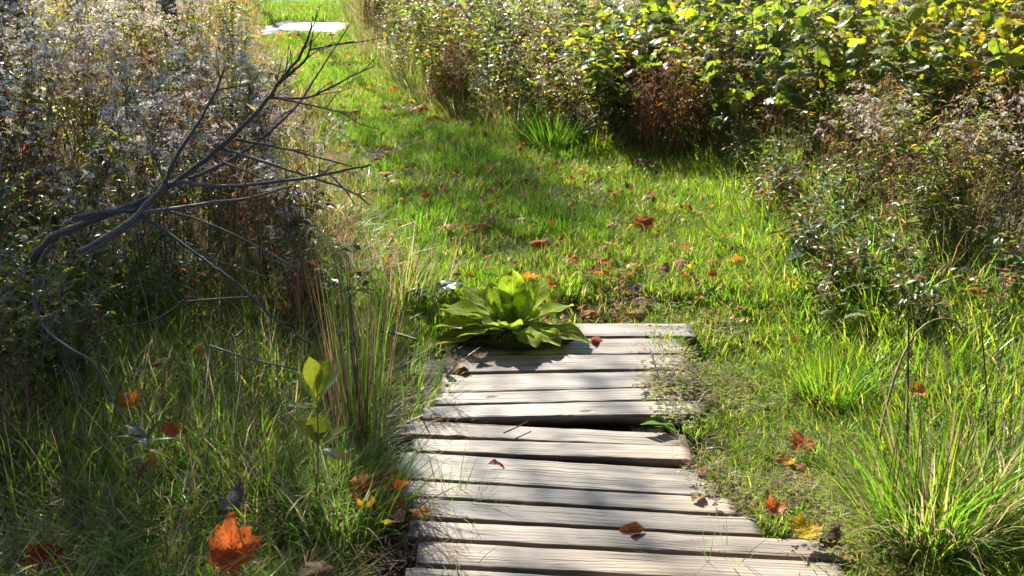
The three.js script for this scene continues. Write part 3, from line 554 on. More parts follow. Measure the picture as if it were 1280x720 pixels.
// ---------------------------------------------------------------- grass tussocks
function tussock(name, label, pos, { n, L, W, lean, bend, cols, spread, seg = 5, stalks = 0, stalkH = 0.6 }) {
  const t = thing(name, label, 'tussock', null, pos), g = new GB();
  for (let k = 0; k < n; k++) { const az = rr(0, 6.28), q = Math.sqrt(rnd()) * spread; g.blade(Math.cos(az) * q, -0.02, Math.sin(az) * q, az + rr(-0.5, 0.5), rr(lean[0], lean[1]), rr(L[0], L[1]), rr(W[0], W[1]), vary(pick(cols), 0.3), seg, rr(bend[0], bend[1]), rr(-0.9, 0.9)); }
  mesh('blades', g.geo(false), M.grass, t).userData.kind = 'stuff';
  for (let k = 0; k < stalks; k++) { const s = new GB(), az = rr(0, 6.28), q = rr(0, spread), p = stemCurve(stalkH * rr(0.7, 1.1), rr(0, 0.16), 6, V(Math.cos(az) * q, 0, Math.sin(az) * q)); s.tube(p, { a: rr(0.0014, 0.0026), b: 0.0008 }, 4, vary(pick([C.brownL, C.tan, C.brown, C.strawD])), false); mesh('stalk', s.geo(), M.stem, t); }
  return t;
}
const gp = (u, v) => { const p = onGround(u, v, -0.03); p.y = groundY(p.x, p.z); return p; };
tussock('grass_tussock', 'big arching green and straw tussock beside the near boards', gp(1165, 668), { n: 620, L: [0.2, 0.46], W: [0.003, 0.0072], lean: [0.02, 0.75], bend: [0.3, 1.5], cols: [C.grass, C.grassY, C.grass, C.grassD, C.straw, C.straw], spread: 0.14, stalks: 12, stalkH: 0.62 });
tussock('grass_tussock', 'dense tussock behind the big arching one, mixed green and straw', gp(1255, 628), { n: 300, L: [0.2, 0.42], W: [0.003, 0.006], lean: [0.02, 0.7], bend: [0.3, 1.4], cols: [C.grass, C.straw, C.strawG, C.grassY], spread: 0.13, stalks: 8, stalkH: 0.55 });
tussock('grass_tussock', 'short upright dark green tussock on the verge', gp(1040, 492), { n: 230, L: [0.14, 0.3], W: [0.003, 0.006], lean: [0.02, 0.6], bend: [0.2, 1.2], cols: [C.grassD, C.grass, C.grass, C.grassY], spread: 0.1, stalks: 2, stalkH: 0.3 });
tussock('grass_tussock', 'fresh green tussock at the lawn edge', gp(945, 318), { n: 170, L: [0.12, 0.3], W: [0.004, 0.008], lean: [0.02, 0.8], bend: [0.3, 1.4], cols: [C.grassY, C.grass, C.grassD], spread: 0.15 });
tussock('grass_tussock', 'loose green tussock between lawn and thicket', gp(1075, 345), { n: 170, L: [0.16, 0.34], W: [0.004, 0.007], lean: [0.1, 0.8], bend: [0.3, 1.3], cols: [C.grass, C.grass, C.straw], spread: 0.13 });
tussock('grass_tussock', 'dark tussock at the foot of the leafy shrubs', gp(690, 190), { n: 170, L: [0.14, 0.34], W: [0.006, 0.012], lean: [0.05, 0.7], bend: [0.2, 1.1], cols: [C.grassD, C.grass, C.grass], spread: 0.14 });
tussock('grass_tussock', 'tuft of broad bright blades at the lawn edge before the brown stalks', gp(745, 195), { n: 120, L: [0.1, 0.24], W: [0.006, 0.012], lean: [0.05, 0.7], bend: [0.2, 1.1], cols: [C.grassY, C.grass], spread: 0.13 });
tussock('sedge_tussock', 'tall slender brown and green sedge standing over the pale leaved sapling', gp(448, 560), { n: 150, L: [0.3, 0.74], W: [0.0022, 0.004], lean: [0.0, 0.14], bend: [0.0, 0.35], cols: [C.brownL, C.grassD, C.strawD, C.grass, C.brown], spread: 0.08, stalks: 10, stalkH: 0.72 });
tussock('grass_tussock', 'dark green tussock spilling towards the board ends', gp(425, 648), { n: 380, L: [0.16, 0.36], W: [0.0028, 0.005], lean: [0.05, 0.75], bend: [0.3, 1.3], cols: [C.grassD, C.grass, C.grass, C.grassD, C.strawG], spread: 0.16 });
tussock('grass_tussock', 'green tussock overhanging the boards beside the sedge', gp(505, 505), { n: 220, L: [0.12, 0.3], W: [0.003, 0.005], lean: [0.05, 0.8], bend: [0.3, 1.3], cols: [C.grass, C.grass, C.grassD, C.straw], spread: 0.13 });
tussock('grass_tussock', 'thin sunlit grass at the lawn corner above the mullein', gp(500, 372), { n: 220, L: [0.16, 0.34], W: [0.0028, 0.005], lean: [0.05, 0.5], bend: [0.2, 0.9], cols: [C.grassY, C.straw, C.grass, C.strawG], spread: 0.2 });
[[110, 610], [215, 585], [320, 575], [45, 575], [300, 500], [205, 510], [345, 640], [130, 520], [255, 640], [20, 660], [370, 520], [330, 440]].forEach(([u, v], k) => tussock('dry_grass_tussock', ['straw and green grass clump beside the dark red maple leaf', 'loose straw clump behind the narrow leaved plant', 'straw coloured clump beside the sapling', 'clump of brown stalks at the shaded edge', 'dry stalks under the hanging branch', 'bent straw below the hanging branch', 'green and straw clump in front of the sapling', 'dry brown clump below the shrub', 'grassy clump above the glowing maple leaf', 'clump of straw at the corner of the shaded grass', 'dry stalks behind the sapling', 'tall dry stalks behind the sedge'][k], gp(u, v), { n: 70, L: [0.16, 0.42], W: [0.0022, 0.0045], lean: [0, 0.5], bend: [0, 1.1], cols: [C.straw, C.grass, C.strawD, C.grassD, C.brownL, C.strawG], spread: 0.14, stalks: 5, stalkH: v < 560 ? 0.55 : 0.34 }));
// thin grasses that grow up between the planks
[[560, 625, 46, [0.08, 0.22]], [600, 640, 10, [0.06, 0.14]], [573, 700, 20, [0.06, 0.16]], [660, 590, 10, [0.015, 0.03]], [915, 700, 16, [0.08, 0.2]], [880, 712, 9, [0.08, 0.18]], [810, 440, 6, [0.05, 0.12]]].forEach(([u, v, n, L], k) => {
  const p = onGround(u, v, 0); p.y = -0.02;
  tussock('plank_gap_grass', ['fine grass tuft growing over the worn board ends', 'sparse blades in the gap below the fine tuft', 'wispy grass at the lowest board ends', 'tiny green sprout in the middle of the boards', 'thin curved blades rising through the lower boards', 'few fine blades beside the curved ones', 'few thin stems lying over the upper boards'][k], p, { n, L, W: [0.0016, 0.003], lean: [0.2, 1.1], bend: [0.2, 1.0], cols: [C.grass, C.straw, C.grassD, C.strawG], spread: n > 30 ? 0.07 : 0.04, seg: 4 });
});

// ---------------------------------------------------------------- mullein rosette on its sod
{
  const b = onGround(642, 416, 0.02), y0 = 0.0;
  const t = thing('mullein_plant', 'large fuzzy bright green mullein rosette at the head of the boards', 'mullein', null, V(b.x, y0, b.z)); t.scale.set(0.95, 0.76, 0.95);
  const sod = new THREE.SphereGeometry(1, 28, 14), sp = sod.attributes.position, c = [];
  for (let i = 0; i < sp.count; i++) { const x = sp.getX(i), yy = sp.getY(i), z = sp.getZ(i), k = 1 + 0.25 * noise(x * 3, yy * 3, z * 3) + 0.15 * noise(x * 9, yy * 9, z * 9); sp.setXYZ(i, x * 0.23 * k, yy * 0.06 * k - 0.005, z * 0.11 * k); c.push(0.6, 0.6, 0.55); }
  sod.setAttribute('color', new THREE.Float32BufferAttribute(c, 3)); sod.computeVertexNormals(); mesh('sod', sod, M.soil, t);
  const hang = new GB();
  for (let k = 0; k < 260; k++) { const az = rr(0, 6.28), q = rr(0.4, 1); hang.blade(Math.cos(az) * 0.19 * q, 0.045 * (1 - q * 0.8), Math.sin(az) * 0.09 * q, az + rr(-0.6, 0.6), rr(0.5, 1.3), rr(0.05, 0.15), rr(0.002, 0.004), vary(pick([C.strawD, C.straw, C.grassD, C.brownL, C.brown]), 0.3), 4, rr(0.4, 1.3), rr(-0.6, 0.6)); }
  mesh('dead_blades', hang.geo(false), M.grass, t).userData.kind = 'stuff';
  const L = [[92, 60, 0.27, 0.12, 0.15], [72, 52, 0.22, 0.11, 1.3], [118, 52, 0.23, 0.11, 0.2], [146, 44, 0.27, 0.13, 0.3], [170, 34, 0.28, 0.14, 0.5], [188, 22, 0.29, 0.12, 0.6], [204, 8, 0.31, 0.1, 0.4], [48, 50, 0.25, 0.12, 0.15], [24, 36, 0.25, 0.11, 0.7], [342, 16, 0.29, 0.11, 0.8], [228, 46, 0.17, 0.1, 0.6], [262, 50, 0.17, 0.1, 0.5], [210, 26, 0.23, 0.11, 0.8], [292, 26, 0.2, 0.1, 0.9], [318, 24, 0.22, 0.1, 1.0], [130, 64, 0.2, 0.1, 0.2], [60, 66, 0.19, 0.1, 0.2], [156, 24, 0.3, 0.12, 0.6]];
  for (const [az, el, l, w, curl] of L) {
    const a = az * Math.PI / 180, e = el * Math.PI / 180, g = new GB(), dir = V(Math.cos(a) * Math.cos(e), Math.sin(e), -Math.sin(a) * Math.cos(e)), up = V(-Math.cos(a) * Math.sin(e), Math.cos(e), Math.sin(a) * Math.sin(e));
    g.leaf(V(Math.cos(a) * 0.02, 0.045, -Math.sin(a) * 0.02), dir, up, l, w, { n: 16, prof: (q) => Math.max(0.24, Math.pow(Math.max(0, Math.sin(Math.PI * Math.pow(q, 1.35))), 0.62)) * (q > 0.99 ? 0.35 : 1), fold: 0.28, curl, color: vary(el < 12 ? [0.6, 0.55, 0.04] : [0.62, 0.82, 0.06], 0.12), wave: 0.1, twist: rr(-0.2, 0.2), across: [-1, -0.66, -0.33, 0, 0.33, 0.66, 1], soft: 1 });
    mesh('leaf', g.geo(), M.fuzzy, t);
  }
}

// ---------------------------------------------------------------- small plants with leaves one can pick out
function sprig(name, label, base, top, leaves, mat, stemC, rad = 0.0028) {
  const t = thing(name, label, 'plant', null, base), st = new GB(), e = top.clone().sub(base), bend = V(0.01, 0, 0.01);
  const pts = [0, 0.25, 0.5, 0.75, 1].map((q) => e.clone().multiplyScalar(q).addScaledVector(bend, Math.sin(q * 3.1)).add(V(0, q === 0 ? -0.03 : 0, 0))); st.tube(pts, { a: rad, b: rad * 0.5 }, 6, stemC, false); mesh('stem', st.geo(), M.stem, t);
  for (const [q, az, el, L, W, prof, col, curl] of leaves) {
    const a = az * Math.PI / 180, ee = el * Math.PI / 180, g = new GB();
    g.leaf(along(pts, q), V(Math.cos(a) * Math.cos(ee), Math.sin(ee), -Math.sin(a) * Math.cos(ee)), V(-Math.cos(a) * Math.sin(ee), Math.cos(ee), Math.sin(a) * Math.sin(ee)), L, W, { n: 7, prof: PROF[prof], fold: 0.25, curl, color: vary(col, 0.12), wave: 0.03 });
    mesh('leaf', g.geo(), mat, t);
  }
  return t;
}
{
  const b = gp(390, 652), YG = [0.48, 0.5, 0.03], G2 = [0.26, 0.36, 0.04];
  sprig('sapling', 'pale yellow green broad leaved sapling against the sedge', b, at(396, 500, 2.72), [[1, 120, 74, 0.1, 0.05, 'obovate', YG, 0.2], [1, 60, 66, 0.1, 0.052, 'obovate', YG, 0.3], [0.98, 20, 55, 0.095, 0.045, 'obovate', G2, 0.2], [0.97, 165, 62, 0.09, 0.05, 'obovate', YG, 0.2], [0.94, 190, 20, 0.07, 0.03, 'obovate', YG, 0.3], [0.95, 250, 40, 0.06, 0.03, 'obovate', YG, 0.4], [0.68, 20, 35, 0.085, 0.036, 'obovate', YG, 0.2], [0.7, 160, 45, 0.08, 0.06, 'obovate', YG, 0.3], [0.68, 100, 60, 0.08, 0.055, 'obovate', YG, 0.3], [0.66, 330, 10, 0.08, 0.045, 'obovate', [0.45, 0.4, 0.04], 0.7], [0.7, 90, 40, 0.08, 0.05, 'obovate', G2, 0.6]], M.leaf, C.brownL);
  const sil = [0.2, 0.24, 0.16];
  sprig('willowherb', 'grey green plant with narrow shining leaves in the shaded grass', gp(186, 660), at(184, 548, 2.75), [[1, 150, 25, 0.075, 0.017, 'lance', sil, 0.5], [1, 175, 8, 0.08, 0.017, 'lance', sil, 0.3], [0.98, 215, 10, 0.07, 0.018, 'lance', sil, 0.8], [0.97, 10, 12, 0.08, 0.016, 'lance', sil, 0.5], [1, 60, 40, 0.07, 0.014, 'lance', C.leafG, 0.5], [0.9, 345, -5, 0.07, 0.016, 'lance', C.yellow, 0.6], [0.88, 300, -10, 0.07, 0.016, 'lance', C.orange, 0.8], [0.92, 120, 20, 0.06, 0.016, 'lance', sil, 0.5], [0.86, 190, -10, 0.07, 0.015, 'lance', C.yellowG, 0.4], [0.8, 250, -20, 0.06, 0.014, 'lance', C.rust, 0.5], [0.78, 20, -20, 0.06, 0.015, 'lance', C.orange, 0.6]], M.leaf, C.leafG);
  const whit = [0.2, 0.25, 0.17];
  const wl = []; for (let k = 0; k < 16; k++) wl.push([rr(0.35, 1), k * 137, rr(-12, 12), rr(0.08, 0.11), rr(0.04, 0.055), 'ovate', whit, rr(0.2, 0.6)]);
  sprig('milkweed', 'plant with broad pale shining leaves on the slope before the thicket', gp(1005, 368), at(1002, 296, 5.05), wl, M.leaf, C.leafG, 0.004);
  const wl2 = []; for (let k = 0; k < 14; k++) wl2.push([rr(0.35, 1), k * 137 + 40, rr(-12, 12), rr(0.06, 0.09), rr(0.03, 0.04), 'ovate', whit, rr(0.2, 0.6)]);
  sprig('milkweed', 'pale leaved plant next to the broad shining one, nearer the thicket', gp(1070, 355), at(1066, 312, 5.15), wl2, M.leaf, C.leafG, 0.004);
  for (const [u, v, label, c] of [[1080, 372, 'bright lime lobed seedling leaf before the dark tussock', [0.34, 0.42, 0.03]], [1058, 418, 'lime green seedling above the short upright tussock', [0.3, 0.4, 0.03]], [545, 385, 'pale lobed leaf plant left of the mullein', [0.16, 0.22, 0.1]]]) {
    const p = gp(u, v), t = thing('seedling', label.replace(' left of', ' next to'), 'seedling', null, p), st = new GB(), mt = flatLeafMat(c);
    for (let k = 0; k < 4; k++) { const az = k * 1.7 + rr(-0.3, 0.3), e = V(Math.cos(az) * 0.03, rr(0.07, 0.14), Math.sin(az) * 0.03); st.tube([V(0, -0.03, 0), e.clone().multiplyScalar(0.6), e], { a: 0.002, b: 0.0012 }, 4, C.leafL, false); leafMesh(t, lobed[k % 4], mt, e, V(Math.cos(az), rr(-0.1, 0.5), Math.sin(az)), UP, rr(0.07, 0.1), rr(0.06, 0.09)); }
    mesh('stem', st.geo(), M.stem, t);
  }
}

// ---------------------------------------------------------------- fallen branch
{
  const D = 3.4, t = thing('fallen_branch', 'bare dark forked dead branch leaning out over the grass', 'branch', null, V(0, 0, 0)), barkM = M.bark;
  const limb = (name, pts, r0, r1, color = C.bark, sides = 8, parent = t) => {
    const ctrl = pts.map(([u, v, d]) => at(u, v, d)), curve = new THREE.CatmullRomCurve3(ctrl), n = Math.max(6, ctrl.length * 4), P = curve.getPoints(n), g = new GB();
    P.forEach((p, i) => { if (i && i < n) p.add(V(noise(i * 0.8, r0 * 900), noise(i * 0.8, r0 * 900, 9), noise(i * 0.8, r0 * 900, 17)).multiplyScalar(r0 * 0.35 + 0.0006)); });
    g.tube(P, P.map((_, i) => (name === 'branch' || name === 'twig' ? 0.9 : 1.12) * lerp(r0, r1, i / n) * (1 + 0.22 * noise(i * 1.7, r0 * 700))), sides, vary(color, 0.1));
    const made = mesh(name, g.geo(), barkM, parent);
    if (name === 'branch' || name === 'main_limb') for (let k = 0; k < (name === 'branch' ? 3 : 7); k++) {      // fine side twigs
      const i = Math.floor(lerp(n * (name === 'branch' ? 0.25 : 0.55), n - 1, rnd())), o = P[i], d = P[i + 1].clone().sub(o).normalize(), e = d.clone().add(V(rr(-0.8, 0.8), rr(-0.3, 0.9), rr(-0.8, 0.8))).normalize(), l = rr(0.05, 0.13), tg = new GB();
      tg.tube([o, o.clone().addScaledVector(e, l * 0.5).add(V(0, rr(-0.01, 0.01), 0)), o.clone().addScaledVector(e, l)], { a: rr(0.0014, 0.0022), b: 0.0008 }, 5, vary(color, 0.1)); mesh('twig', tg.geo(), barkM, made);
    }
    return made;
  };
  const grey = [0.5, 0.44, 0.38];
  const main = limb('main_limb', [[10, 470, 4.35], [22, 400, 4.2], [42, 325, 3.9], [75, 292, 3.6], [130, 270, 3.48], [195, 244, 3.42], [226, 222, 3.4], [278, 182, 3.36], [333, 125, 3.3], [351, 100, 3.28], [382, 59, 3.24], [390, 28, 3.22]], 0.0135, 0.002, C.bark, 12);
  limb('side_limb', [[100, 316, 3.3], [140, 294, 3.34], [167, 275, 3.37], [184, 256, 3.39], [208, 232, 3.4]], 0.0115, 0.009, [0.36, 0.305, 0.26], 10);
  limb('side_limb', [[92, 274, 3.5], [130, 266, 3.47], [172, 262, 3.43]], 0.009, 0.008);
  limb('branch', [[345, 106, 3.29], [368, 88, 3.25], [384, 71, 3.22], [389, 50, 3.2]], 0.006, 0.002);
  const second = limb('branch', [[204, 236, 3.4], [219, 198, 3.42], [246, 156, 3.45], [271, 111, 3.48], [281, 83, 3.5]], 0.0085, 0.002);
  const pale = limb('branch', [[222, 227, 3.4], [264, 232, 3.33], [312, 231, 3.25], [382, 222, 3.15], [440, 211, 3.07], [463, 206, 3.05]], 0.007, 0.003, grey);
  limb('branch', [[178, 266, 3.38], [220, 260, 3.3], [260, 254, 3.22], [312, 247, 3.12], [365, 233, 3.03]], 0.0068, 0.003, grey);
  const thin = limb('branch', [[236, 224, 3.4], [278, 205, 3.45], [326, 174, 3.52], [368, 135, 3.6], [399, 90, 3.68], [437, 31, 3.75]], 0.007, 0.002);
  limb('branch', [[276, 185, 3.37], [347, 208, 3.28], [400, 225, 3.2], [440, 240, 3.15], [462, 256, 3.12]], 0.0055, 0.0022, grey);
  limb('branch', [[293, 174, 3.36], [347, 184, 3.4], [440, 208, 3.5]], 0.005, 0.002);
  limb('branch', [[336, 122, 3.3], [382, 122, 3.38], [410, 111, 3.42], [440, 95, 3.47], [468, 82, 3.5]], 0.0045, 0.0018);
  limb('branch', [[340, 121, 3.3], [400, 134, 3.22], [440, 144, 3.18]], 0.004, 0.0015);
  limb('branch', [[386, 62, 3.24], [415, 57, 3.2], [442, 52, 3.17]], 0.0035, 0.0018, grey);
  const low = limb('branch', [[178, 270, 3.38], [222, 300, 3.32], [264, 331, 3.26], [305, 362, 3.2], [333, 390, 3.16], [382, 428, 3.1]], 0.006, 0.002, [0.34, 0.31, 0.26]);
  limb('branch', [[200, 262, 3.4], [250, 275, 3.36], [312, 303, 3.3], [368, 334, 3.25]], 0.0045, 0.002, grey);
  limb('twig', [[271, 113, 3.48], [300, 107, 3.44], [326, 102, 3.4]], 0.003, 0.0015, C.bark, 6, second);
  limb('twig', [[121, 250, 3.5], [132, 215, 3.53], [142, 187, 3.56]], 0.0035, 0.0015, C.bark, 6, main);
  limb('twig', [[190, 190, 3.45], [208, 155, 3.5], [222, 125, 3.5]], 0.003, 0.0012, C.bark, 6, main).userData.label = 'short dark twig';
  limb('twig', [[205, 228, 3.42], [196, 205, 3.44], [190, 190, 3.45]], 0.0035, 0.003, C.bark, 6, main);
  limb('twig', [[278, 202, 3.42], [310, 215, 3.35], [336, 226, 3.3]], 0.0035, 0.002, C.bark, 6, thin);
  limb('twig', [[412, 218, 3.1], [430, 236, 3.06], [445, 258, 3.04]], 0.0025, 0.0015, C.bark, 6, pale);
  limb('twig', [[250, 320, 3.28], [300, 336, 3.3], [340, 348, 3.32]], 0.003, 0.0015, C.bark, 6, low);
  limb('twig', [[366, 136, 3.6], [345, 150, 3.55], [338, 165, 3.52]], 0.0025, 0.0012, C.bark, 6, thin);
  const stick = (label, pts, r0, r1, c) => {
    const o = thing('dead_stick', label, 'stick', null, V(0, 0, 0)), ctrl = pts.map(([u, v, d]) => d ? at(u, v, d) : onGround(u, v, 0.012)), P = new THREE.CatmullRomCurve3(ctrl).getPoints(14), g = new GB(); g.tube(P, { a: r0, b: r1 }, 7, c);
    mesh('wood', g.geo(), M.bark, o); return o;
  };
  stick('dark curved stick rising from the grass below the thick limb', [[43, 350, 3.35], [45, 386, 3.3], [56, 410, 3.25], [87, 435, 3.15], [118, 455, 3.08], [150, 520, 2.95]], 0.0042, 0.0025, [0.36, 0.3, 0.26]);
  stick('dark stick slanting up through the shaded herbs', [[70, 470, 3.4], [132, 416, 3.4], [194, 400, 3.45], [236, 371, 3.5]], 0.0035, 0.002, [0.3, 0.25, 0.22]);
  stick('pale bare stick lying level in the shaded herbs', [[225, 378, 3.5], [270, 374, 3.45], [320, 371, 3.4]], 0.004, 0.003, [0.36, 0.33, 0.29]);
  stick('pale stick lying in the grass beside the sedge', [[262, 432, 3.35], [310, 448, 3.3], [372, 462, 3.25]], 0.0035, 0.0025, [0.6, 0.54, 0.46]);
  stick('bleached stick poking out beside the mullein', [[470, 412, 4.2], [495, 417, 4.12], [520, 424, 4.05]], 0.006, 0.004, [0.45, 0.42, 0.38]);
  stick('upright brown reed stalk behind the big tussock', [[1134, 560, 3.35], [1135, 480, 3.3], [1136, 395, 3.25]], 0.004, 0.0025, [0.4, 0.2, 0.09]);
  stick('thin dead cane standing among the tussock stalks', [[1236, 580, 3.4], [1233, 490, 3.35], [1226, 400, 3.3]], 0.003, 0.002, [0.4, 0.26, 0.13]);
  stick('arched tan grass cane bowing over the verge', [[1092, 590, 3.3], [1105, 520, 3.36], [1124, 455, 3.42], [1146, 415, 3.5], [1172, 399, 3.56], [1194, 402, 3.6], [1204, 416, 3.62]], 0.004, 0.0025, [0.7, 0.5, 0.27]);
  stick('thin dark stem lying across the upper planks', [[826, 480], [818, 455], [812, 435]], 0.002, 0.0015, [0.12, 0.1, 0.07]);
  stick('short dark twig on the middle planks', [[630, 541], [646, 534], [660, 527]], 0.0025, 0.0015, [0.13, 0.1, 0.08]);
}

// ---------------------------------------------------------------- fallen leaves
const mapleLeaf = [0, 1, 2, 3, 4].map((k) => lobedGeo(k + 9, 0.9, [0.5, -0.6, 0.9, 0.25, -1.1][k], 0.5));
const plainLeaf = [0, 1, 2].map((k) => { const g = new GB(); g.leaf(V(0, 0, 0), V(0, 0, -1), UP, 1, 0.62, { n: 6, prof: PROF.ovate, fold: [0.5, -0.3, 0.7][k], curl: [0.8, -0.7, 1.5][k], wave: 0.09 }); return g.geo(); });
const dryMats = {}; for (const k of ['orange', 'rust', 'red', 'brown', 'brownL', 'tan', 'yellow']) dryMats[k] = flatLeafMat(C[k], M.dryLeaf, mapleMap);
dryMats.purple = flatLeafMat([0.11, 0.035, 0.06], M.dryLeaf); dryMats.grey = flatLeafMat([0.22, 0.17, 0.17], M.dryLeaf, mapleMap); dryMats.green = flatLeafMat([0.1, 0.2, 0.03], M.leaf); dryMats.flame = flatLeafMat([0.72, 0.17, 0.035], M.dryLeaf, mapleMap);
function fallen(label, p, size, col, geo, group, tilt = 0.35, name = 'fallen_leaf') {
  const o = mesh(name, geo, dryMats[col], scene); o.position.copy(p); o.rotation.set(rr(-tilt, tilt), rr(0, 6.28), rr(-tilt, tilt)); o.scale.setScalar(size); tag(o, label, 'leaf', group); return o;
}
const authored = [ // u, v, size px, colour, maple?, height above ground, label, stand up
  [62, 684, 52, 'red', 1, 0.12, 'dark red maple leaf tilted in the shaded grass', 1.0], [268, 692, 62, 'flame', 1, 0.13, 'large glowing orange red maple leaf standing in the grass', 1.15], [396, 700, 46, 'tan', 1, 0.14, 'curled tan leaf below the dark green tussock', 0.8],
  [132, 660, 32, 'brown', 0, 0.12, 'shrivelled dark brown leaf beside the dark red maple leaf', 0.7], [156, 512, 24, 'orange', 1, 0.2, 'small orange leaf caught above the narrow leaved plant', 0.9], [212, 530, 24, 'flame', 1, 0.2, 'bright orange leaf behind the narrow leaved plant', 0.9],
  [440, 600, 34, 'orange', 1, 0.15, 'orange leaf leaning on the dark green tussock', 0.8], [474, 602, 38, 'orange', 1, 0.1, 'golden orange leaf standing at the board ends', 0.9], [490, 638, 36, 'flame', 1, 0.07, 'rust orange leaf lying at the board ends', 0.5], [505, 652, 34, 'brownL', 0, 0.04, 'brown curled leaf below the rust orange one', 0.3],
  [610, 580, 22, 'rust', 0, 0.006, 'small rust leaf on the middle planks beside a sprout', 0.2], [748, 419, 26, 'red', 0, 0.008, 'red brown leaf on the topmost plank by the mullein', 0.25], [866, 627, 27, 'tan', 0, 0.006, 'single tan orange leaf on the lower planks', 0.3], [806, 661, 44, 'rust', 0, 0.006, 'long rust leaf lying along a lower plank gap', 0.15],
  [970, 644, 26, 'flame', 1, 0.03, 'red orange leaf at the ends of the lower boards', 0.4], [990, 575, 28, 'orange', 1, 0.03, 'orange leaf on the clover, lowest of its cluster', 0.4], [1012, 560, 34, 'flame', 1, 0.05, 'red orange leaf standing in the clover cluster', 0.7], [1000, 590, 26, 'orange', 0, 0.02, 'flat orange leaf below the clover cluster', 0.3], [962, 566, 22, 'orange', 0, 0.02, 'small orange leaf at the edge of the clover', 0.3],
  [1008, 674, 40, 'yellow', 1, 0.03, 'dull yellow leaf under the big tussock', 0.4], [1030, 686, 40, 'brown', 0, 0.02, 'dark brown leaf under the big tussock', 0.3], [1156, 489, 20, 'orange', 1, 0.12, 'yellow orange leaf caught in the tussock tops', 0.9], [1105, 493, 22, 'yellow', 0, 0.06, 'yellow leaf in the verge grass behind the big tussock', 0.7], [880, 592, 24, 'red', 0, 0.01, 'crumbled red leaf in the clover at the board ends', 0.2],
  [586, 462, 22, 'rust', 0, 0.01, 'rust brown leaf at the upper board ends', 0.4], [560, 466, 22, 'brown', 0, 0.02, 'brown leaf in the grass at the upper board ends', 0.4], [238, 648, 32, 'yellow', 0, 0.13, 'yellow brown leaf above the large orange red one', 0.6], [276, 638, 44, 'grey', 0, 0.14, 'greyish purple curled leaf lying in the shaded grass', 0.4], [190, 455, 28, 'tan', 0, 0.2, 'tan leaf caught in the herbs under the branch', 0.9], [255, 445, 18, 'orange', 0, 0.2, 'small orange leaf in the herbs under the branch', 0.8],
  [842, 326, 34, 'rust', 1, 0.05, 'brown orange leaf at the lawn edge before the slope', 0.6], [802, 356, 32, 'grey', 0, 0.02, 'grey brown leaf on the lawn above the topmost plank', 0.3], [796, 280, 26, 'flame', 1, 0.05, 'bright orange leaf at the lawn edge by the tall blades', 0.7], [560, 152, 34, 'orange', 1, 0.03, 'orange yellow leaf on the distant lawn', 0.4], [536, 134, 28, 'flame', 1, 0.05, 'red orange leaf on the distant lawn near the shrubs', 0.7], [545, 250, 22, 'rust', 0, 0.02, 'rust leaf on the middle lawn', 0.3], [680, 300, 24, 'flame', 1, 0.02, 'orange red leaf on the middle lawn', 0.3], [700, 305, 24, 'orange', 1, 0.02, 'orange leaf beside the red one on the middle lawn', 0.3], [685, 348, 26, 'rust', 0, 0.02, 'rust leaf on the lawn just above the mullein', 0.3], [740, 392, 20, 'flame', 1, 0.02, 'small orange leaf on the lawn above the topmost plank', 0.3],
];
for (const [u, v, s, col, maple, h, label, st] of authored) {
  const p = onGround(u, v, 0), dist = Math.hypot(p.x, p.z, EYE), size = s * dist / FOCAL; const q = onGround(u, v, (onBoards(p.x, p.z) ? 0 : groundY(p.x, p.z)) + h);
  const o = fallen(label, q, size, col, pick(maple ? mapleLeaf : plainLeaf), null, 0.2); o.rotation.order = 'XYZ'; o.rotation.x = st * 0.7 + rr(-0.1, 0.1); o.rotation.y = rr(0, 6.28); o.rotation.z = rr(-0.25, 0.25);
}
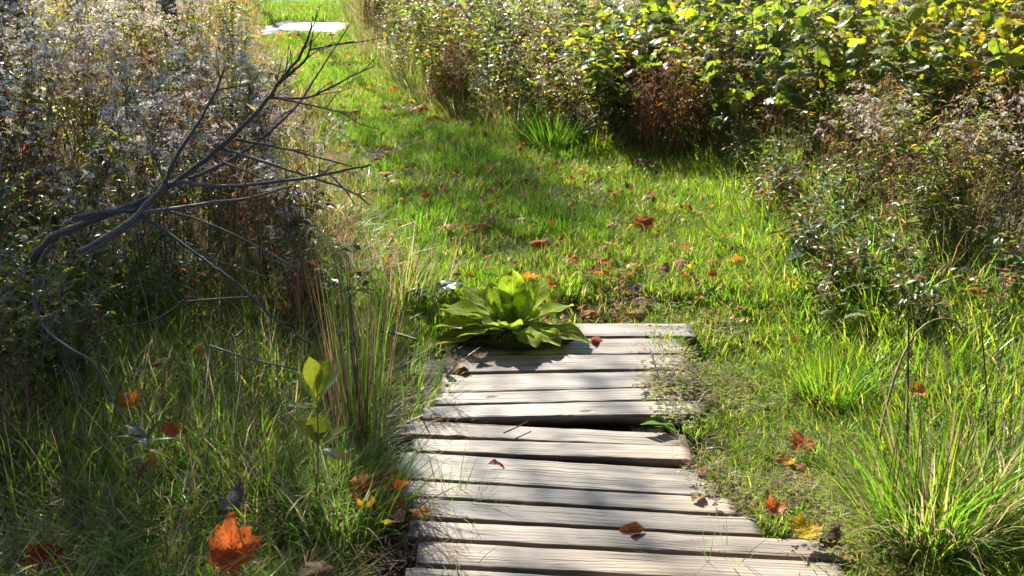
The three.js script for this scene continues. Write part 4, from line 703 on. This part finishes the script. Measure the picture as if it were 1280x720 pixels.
for (let k = 0; k < 235; k++) {
  const d = 4.3 + 9 * Math.pow(rnd(), 1.5), x = rr(leftEdge(d), lawnRight(d) + 0.25), z = -d; if (onBoards(x, z)) { k--; continue; }
  fallen('small orange to brown autumn leaf lying in the short grass of the path', V(x, groundY(x, z) + rr(0.045, 0.075), z), rr(0.028, 0.075), pick(['orange', 'rust', 'flame', 'orange', 'brownL', 'tan', 'rust', 'yellow']), pick([...mapleLeaf, ...plainLeaf]), 'autumn leaves on the mown path');
}
[[452, 592], [462, 612], [486, 616], [498, 628], [478, 650], [515, 640], [466, 632], [508, 606], [552, 468], [572, 455], [525, 470], [600, 448]].forEach(([u, v], k) => { const p = onGround(u, v, k < 8 ? 0.05 : 0.02); fallen(k < 8 ? 'small autumn leaf in the heap against the near board ends' : 'small brown leaf among the debris at the upper board ends', p, rr(0.04, 0.07), pick(k < 8 ? ['orange', 'flame', 'rust', 'yellow', 'tan'] : ['brown', 'rust', 'brownL']), pick([...mapleLeaf, ...plainLeaf]), k < 8 ? 'leaves heaped at the near board ends' : 'leaves in the debris at the upper board ends', k < 8 ? 0.6 : 0.25); });
for (let k = 0; k < 60; k++) {
  const d = rr(2.3, 5), x = k % 2 ? lawnRight(d) + rr(-0.1, 0.6) : leftEdge(d) - rr(0, 1.2), z = -d; if (onBoards(x, z)) continue;
  fallen(k % 2 ? 'small rusty leaf in the verge grass beside the boards' : 'small rusty leaf deep in the shaded long grass', V(x, groundY(x, z) + rr(0.02, 0.07), z), rr(0.03, 0.06), pick(['rust', 'brown', 'orange', 'tan', 'rust']), pick([...mapleLeaf, ...plainLeaf]), k % 2 ? 'brown leaves on the verge' : 'brown leaves in the long grass', 0.7);
}
{ // crumbs of leaf too small to count
  const g = new GB(); for (let k = 0; k < 5; k++) g.leaf(V(rr(-0.12, 0.12), rr(0, 0.02), rr(-0.12, 0.12)), V(rr(-1, 1), rr(-0.2, 0.2), rr(-1, 1)), V(rr(-0.4, 0.4), 1, rr(-0.4, 0.4)), rr(0.015, 0.035), rr(0.01, 0.022), { n: 2, fold: rr(-0.6, 0.6), curl: rr(-1, 1), color: pick([C.orange, C.rust, C.brownL, C.tan, C.rust]) });
  scatter('leaf_flecks', 'tiny orange brown leaf flecks strewn over the lawn', 'leaf litter', [g.geo()], M.dryLeaf, 330, () => { const d = 4.3 + 9 * Math.pow(rnd(), 1.5), x = rr(leftEdge(d), lawnRight(d) + 0.4), z = -d; return onBoards(x, z) ? null : { x, z, y: groundY(x, z) + rr(0.03, 0.06), s: rr(0.8, 1.3) }; });
}
{
  const p = onGround(800, 531, 0.012), o = fallen('torn green mullein leaf lying on the middle planks', p, 0.15, 'green', plainLeaf[2], null, 0.05); o.rotation.set(0.1, -1.4, 0.15); o.scale.set(0.09, 0.1, 0.15);
  fallen('dusky purple leaf hanging at the cut end of the branch', at(62, 306, 3.3), 0.05, 'purple', mapleLeaf[2], null, 0.9);
}
renderer.render(scene, camera);
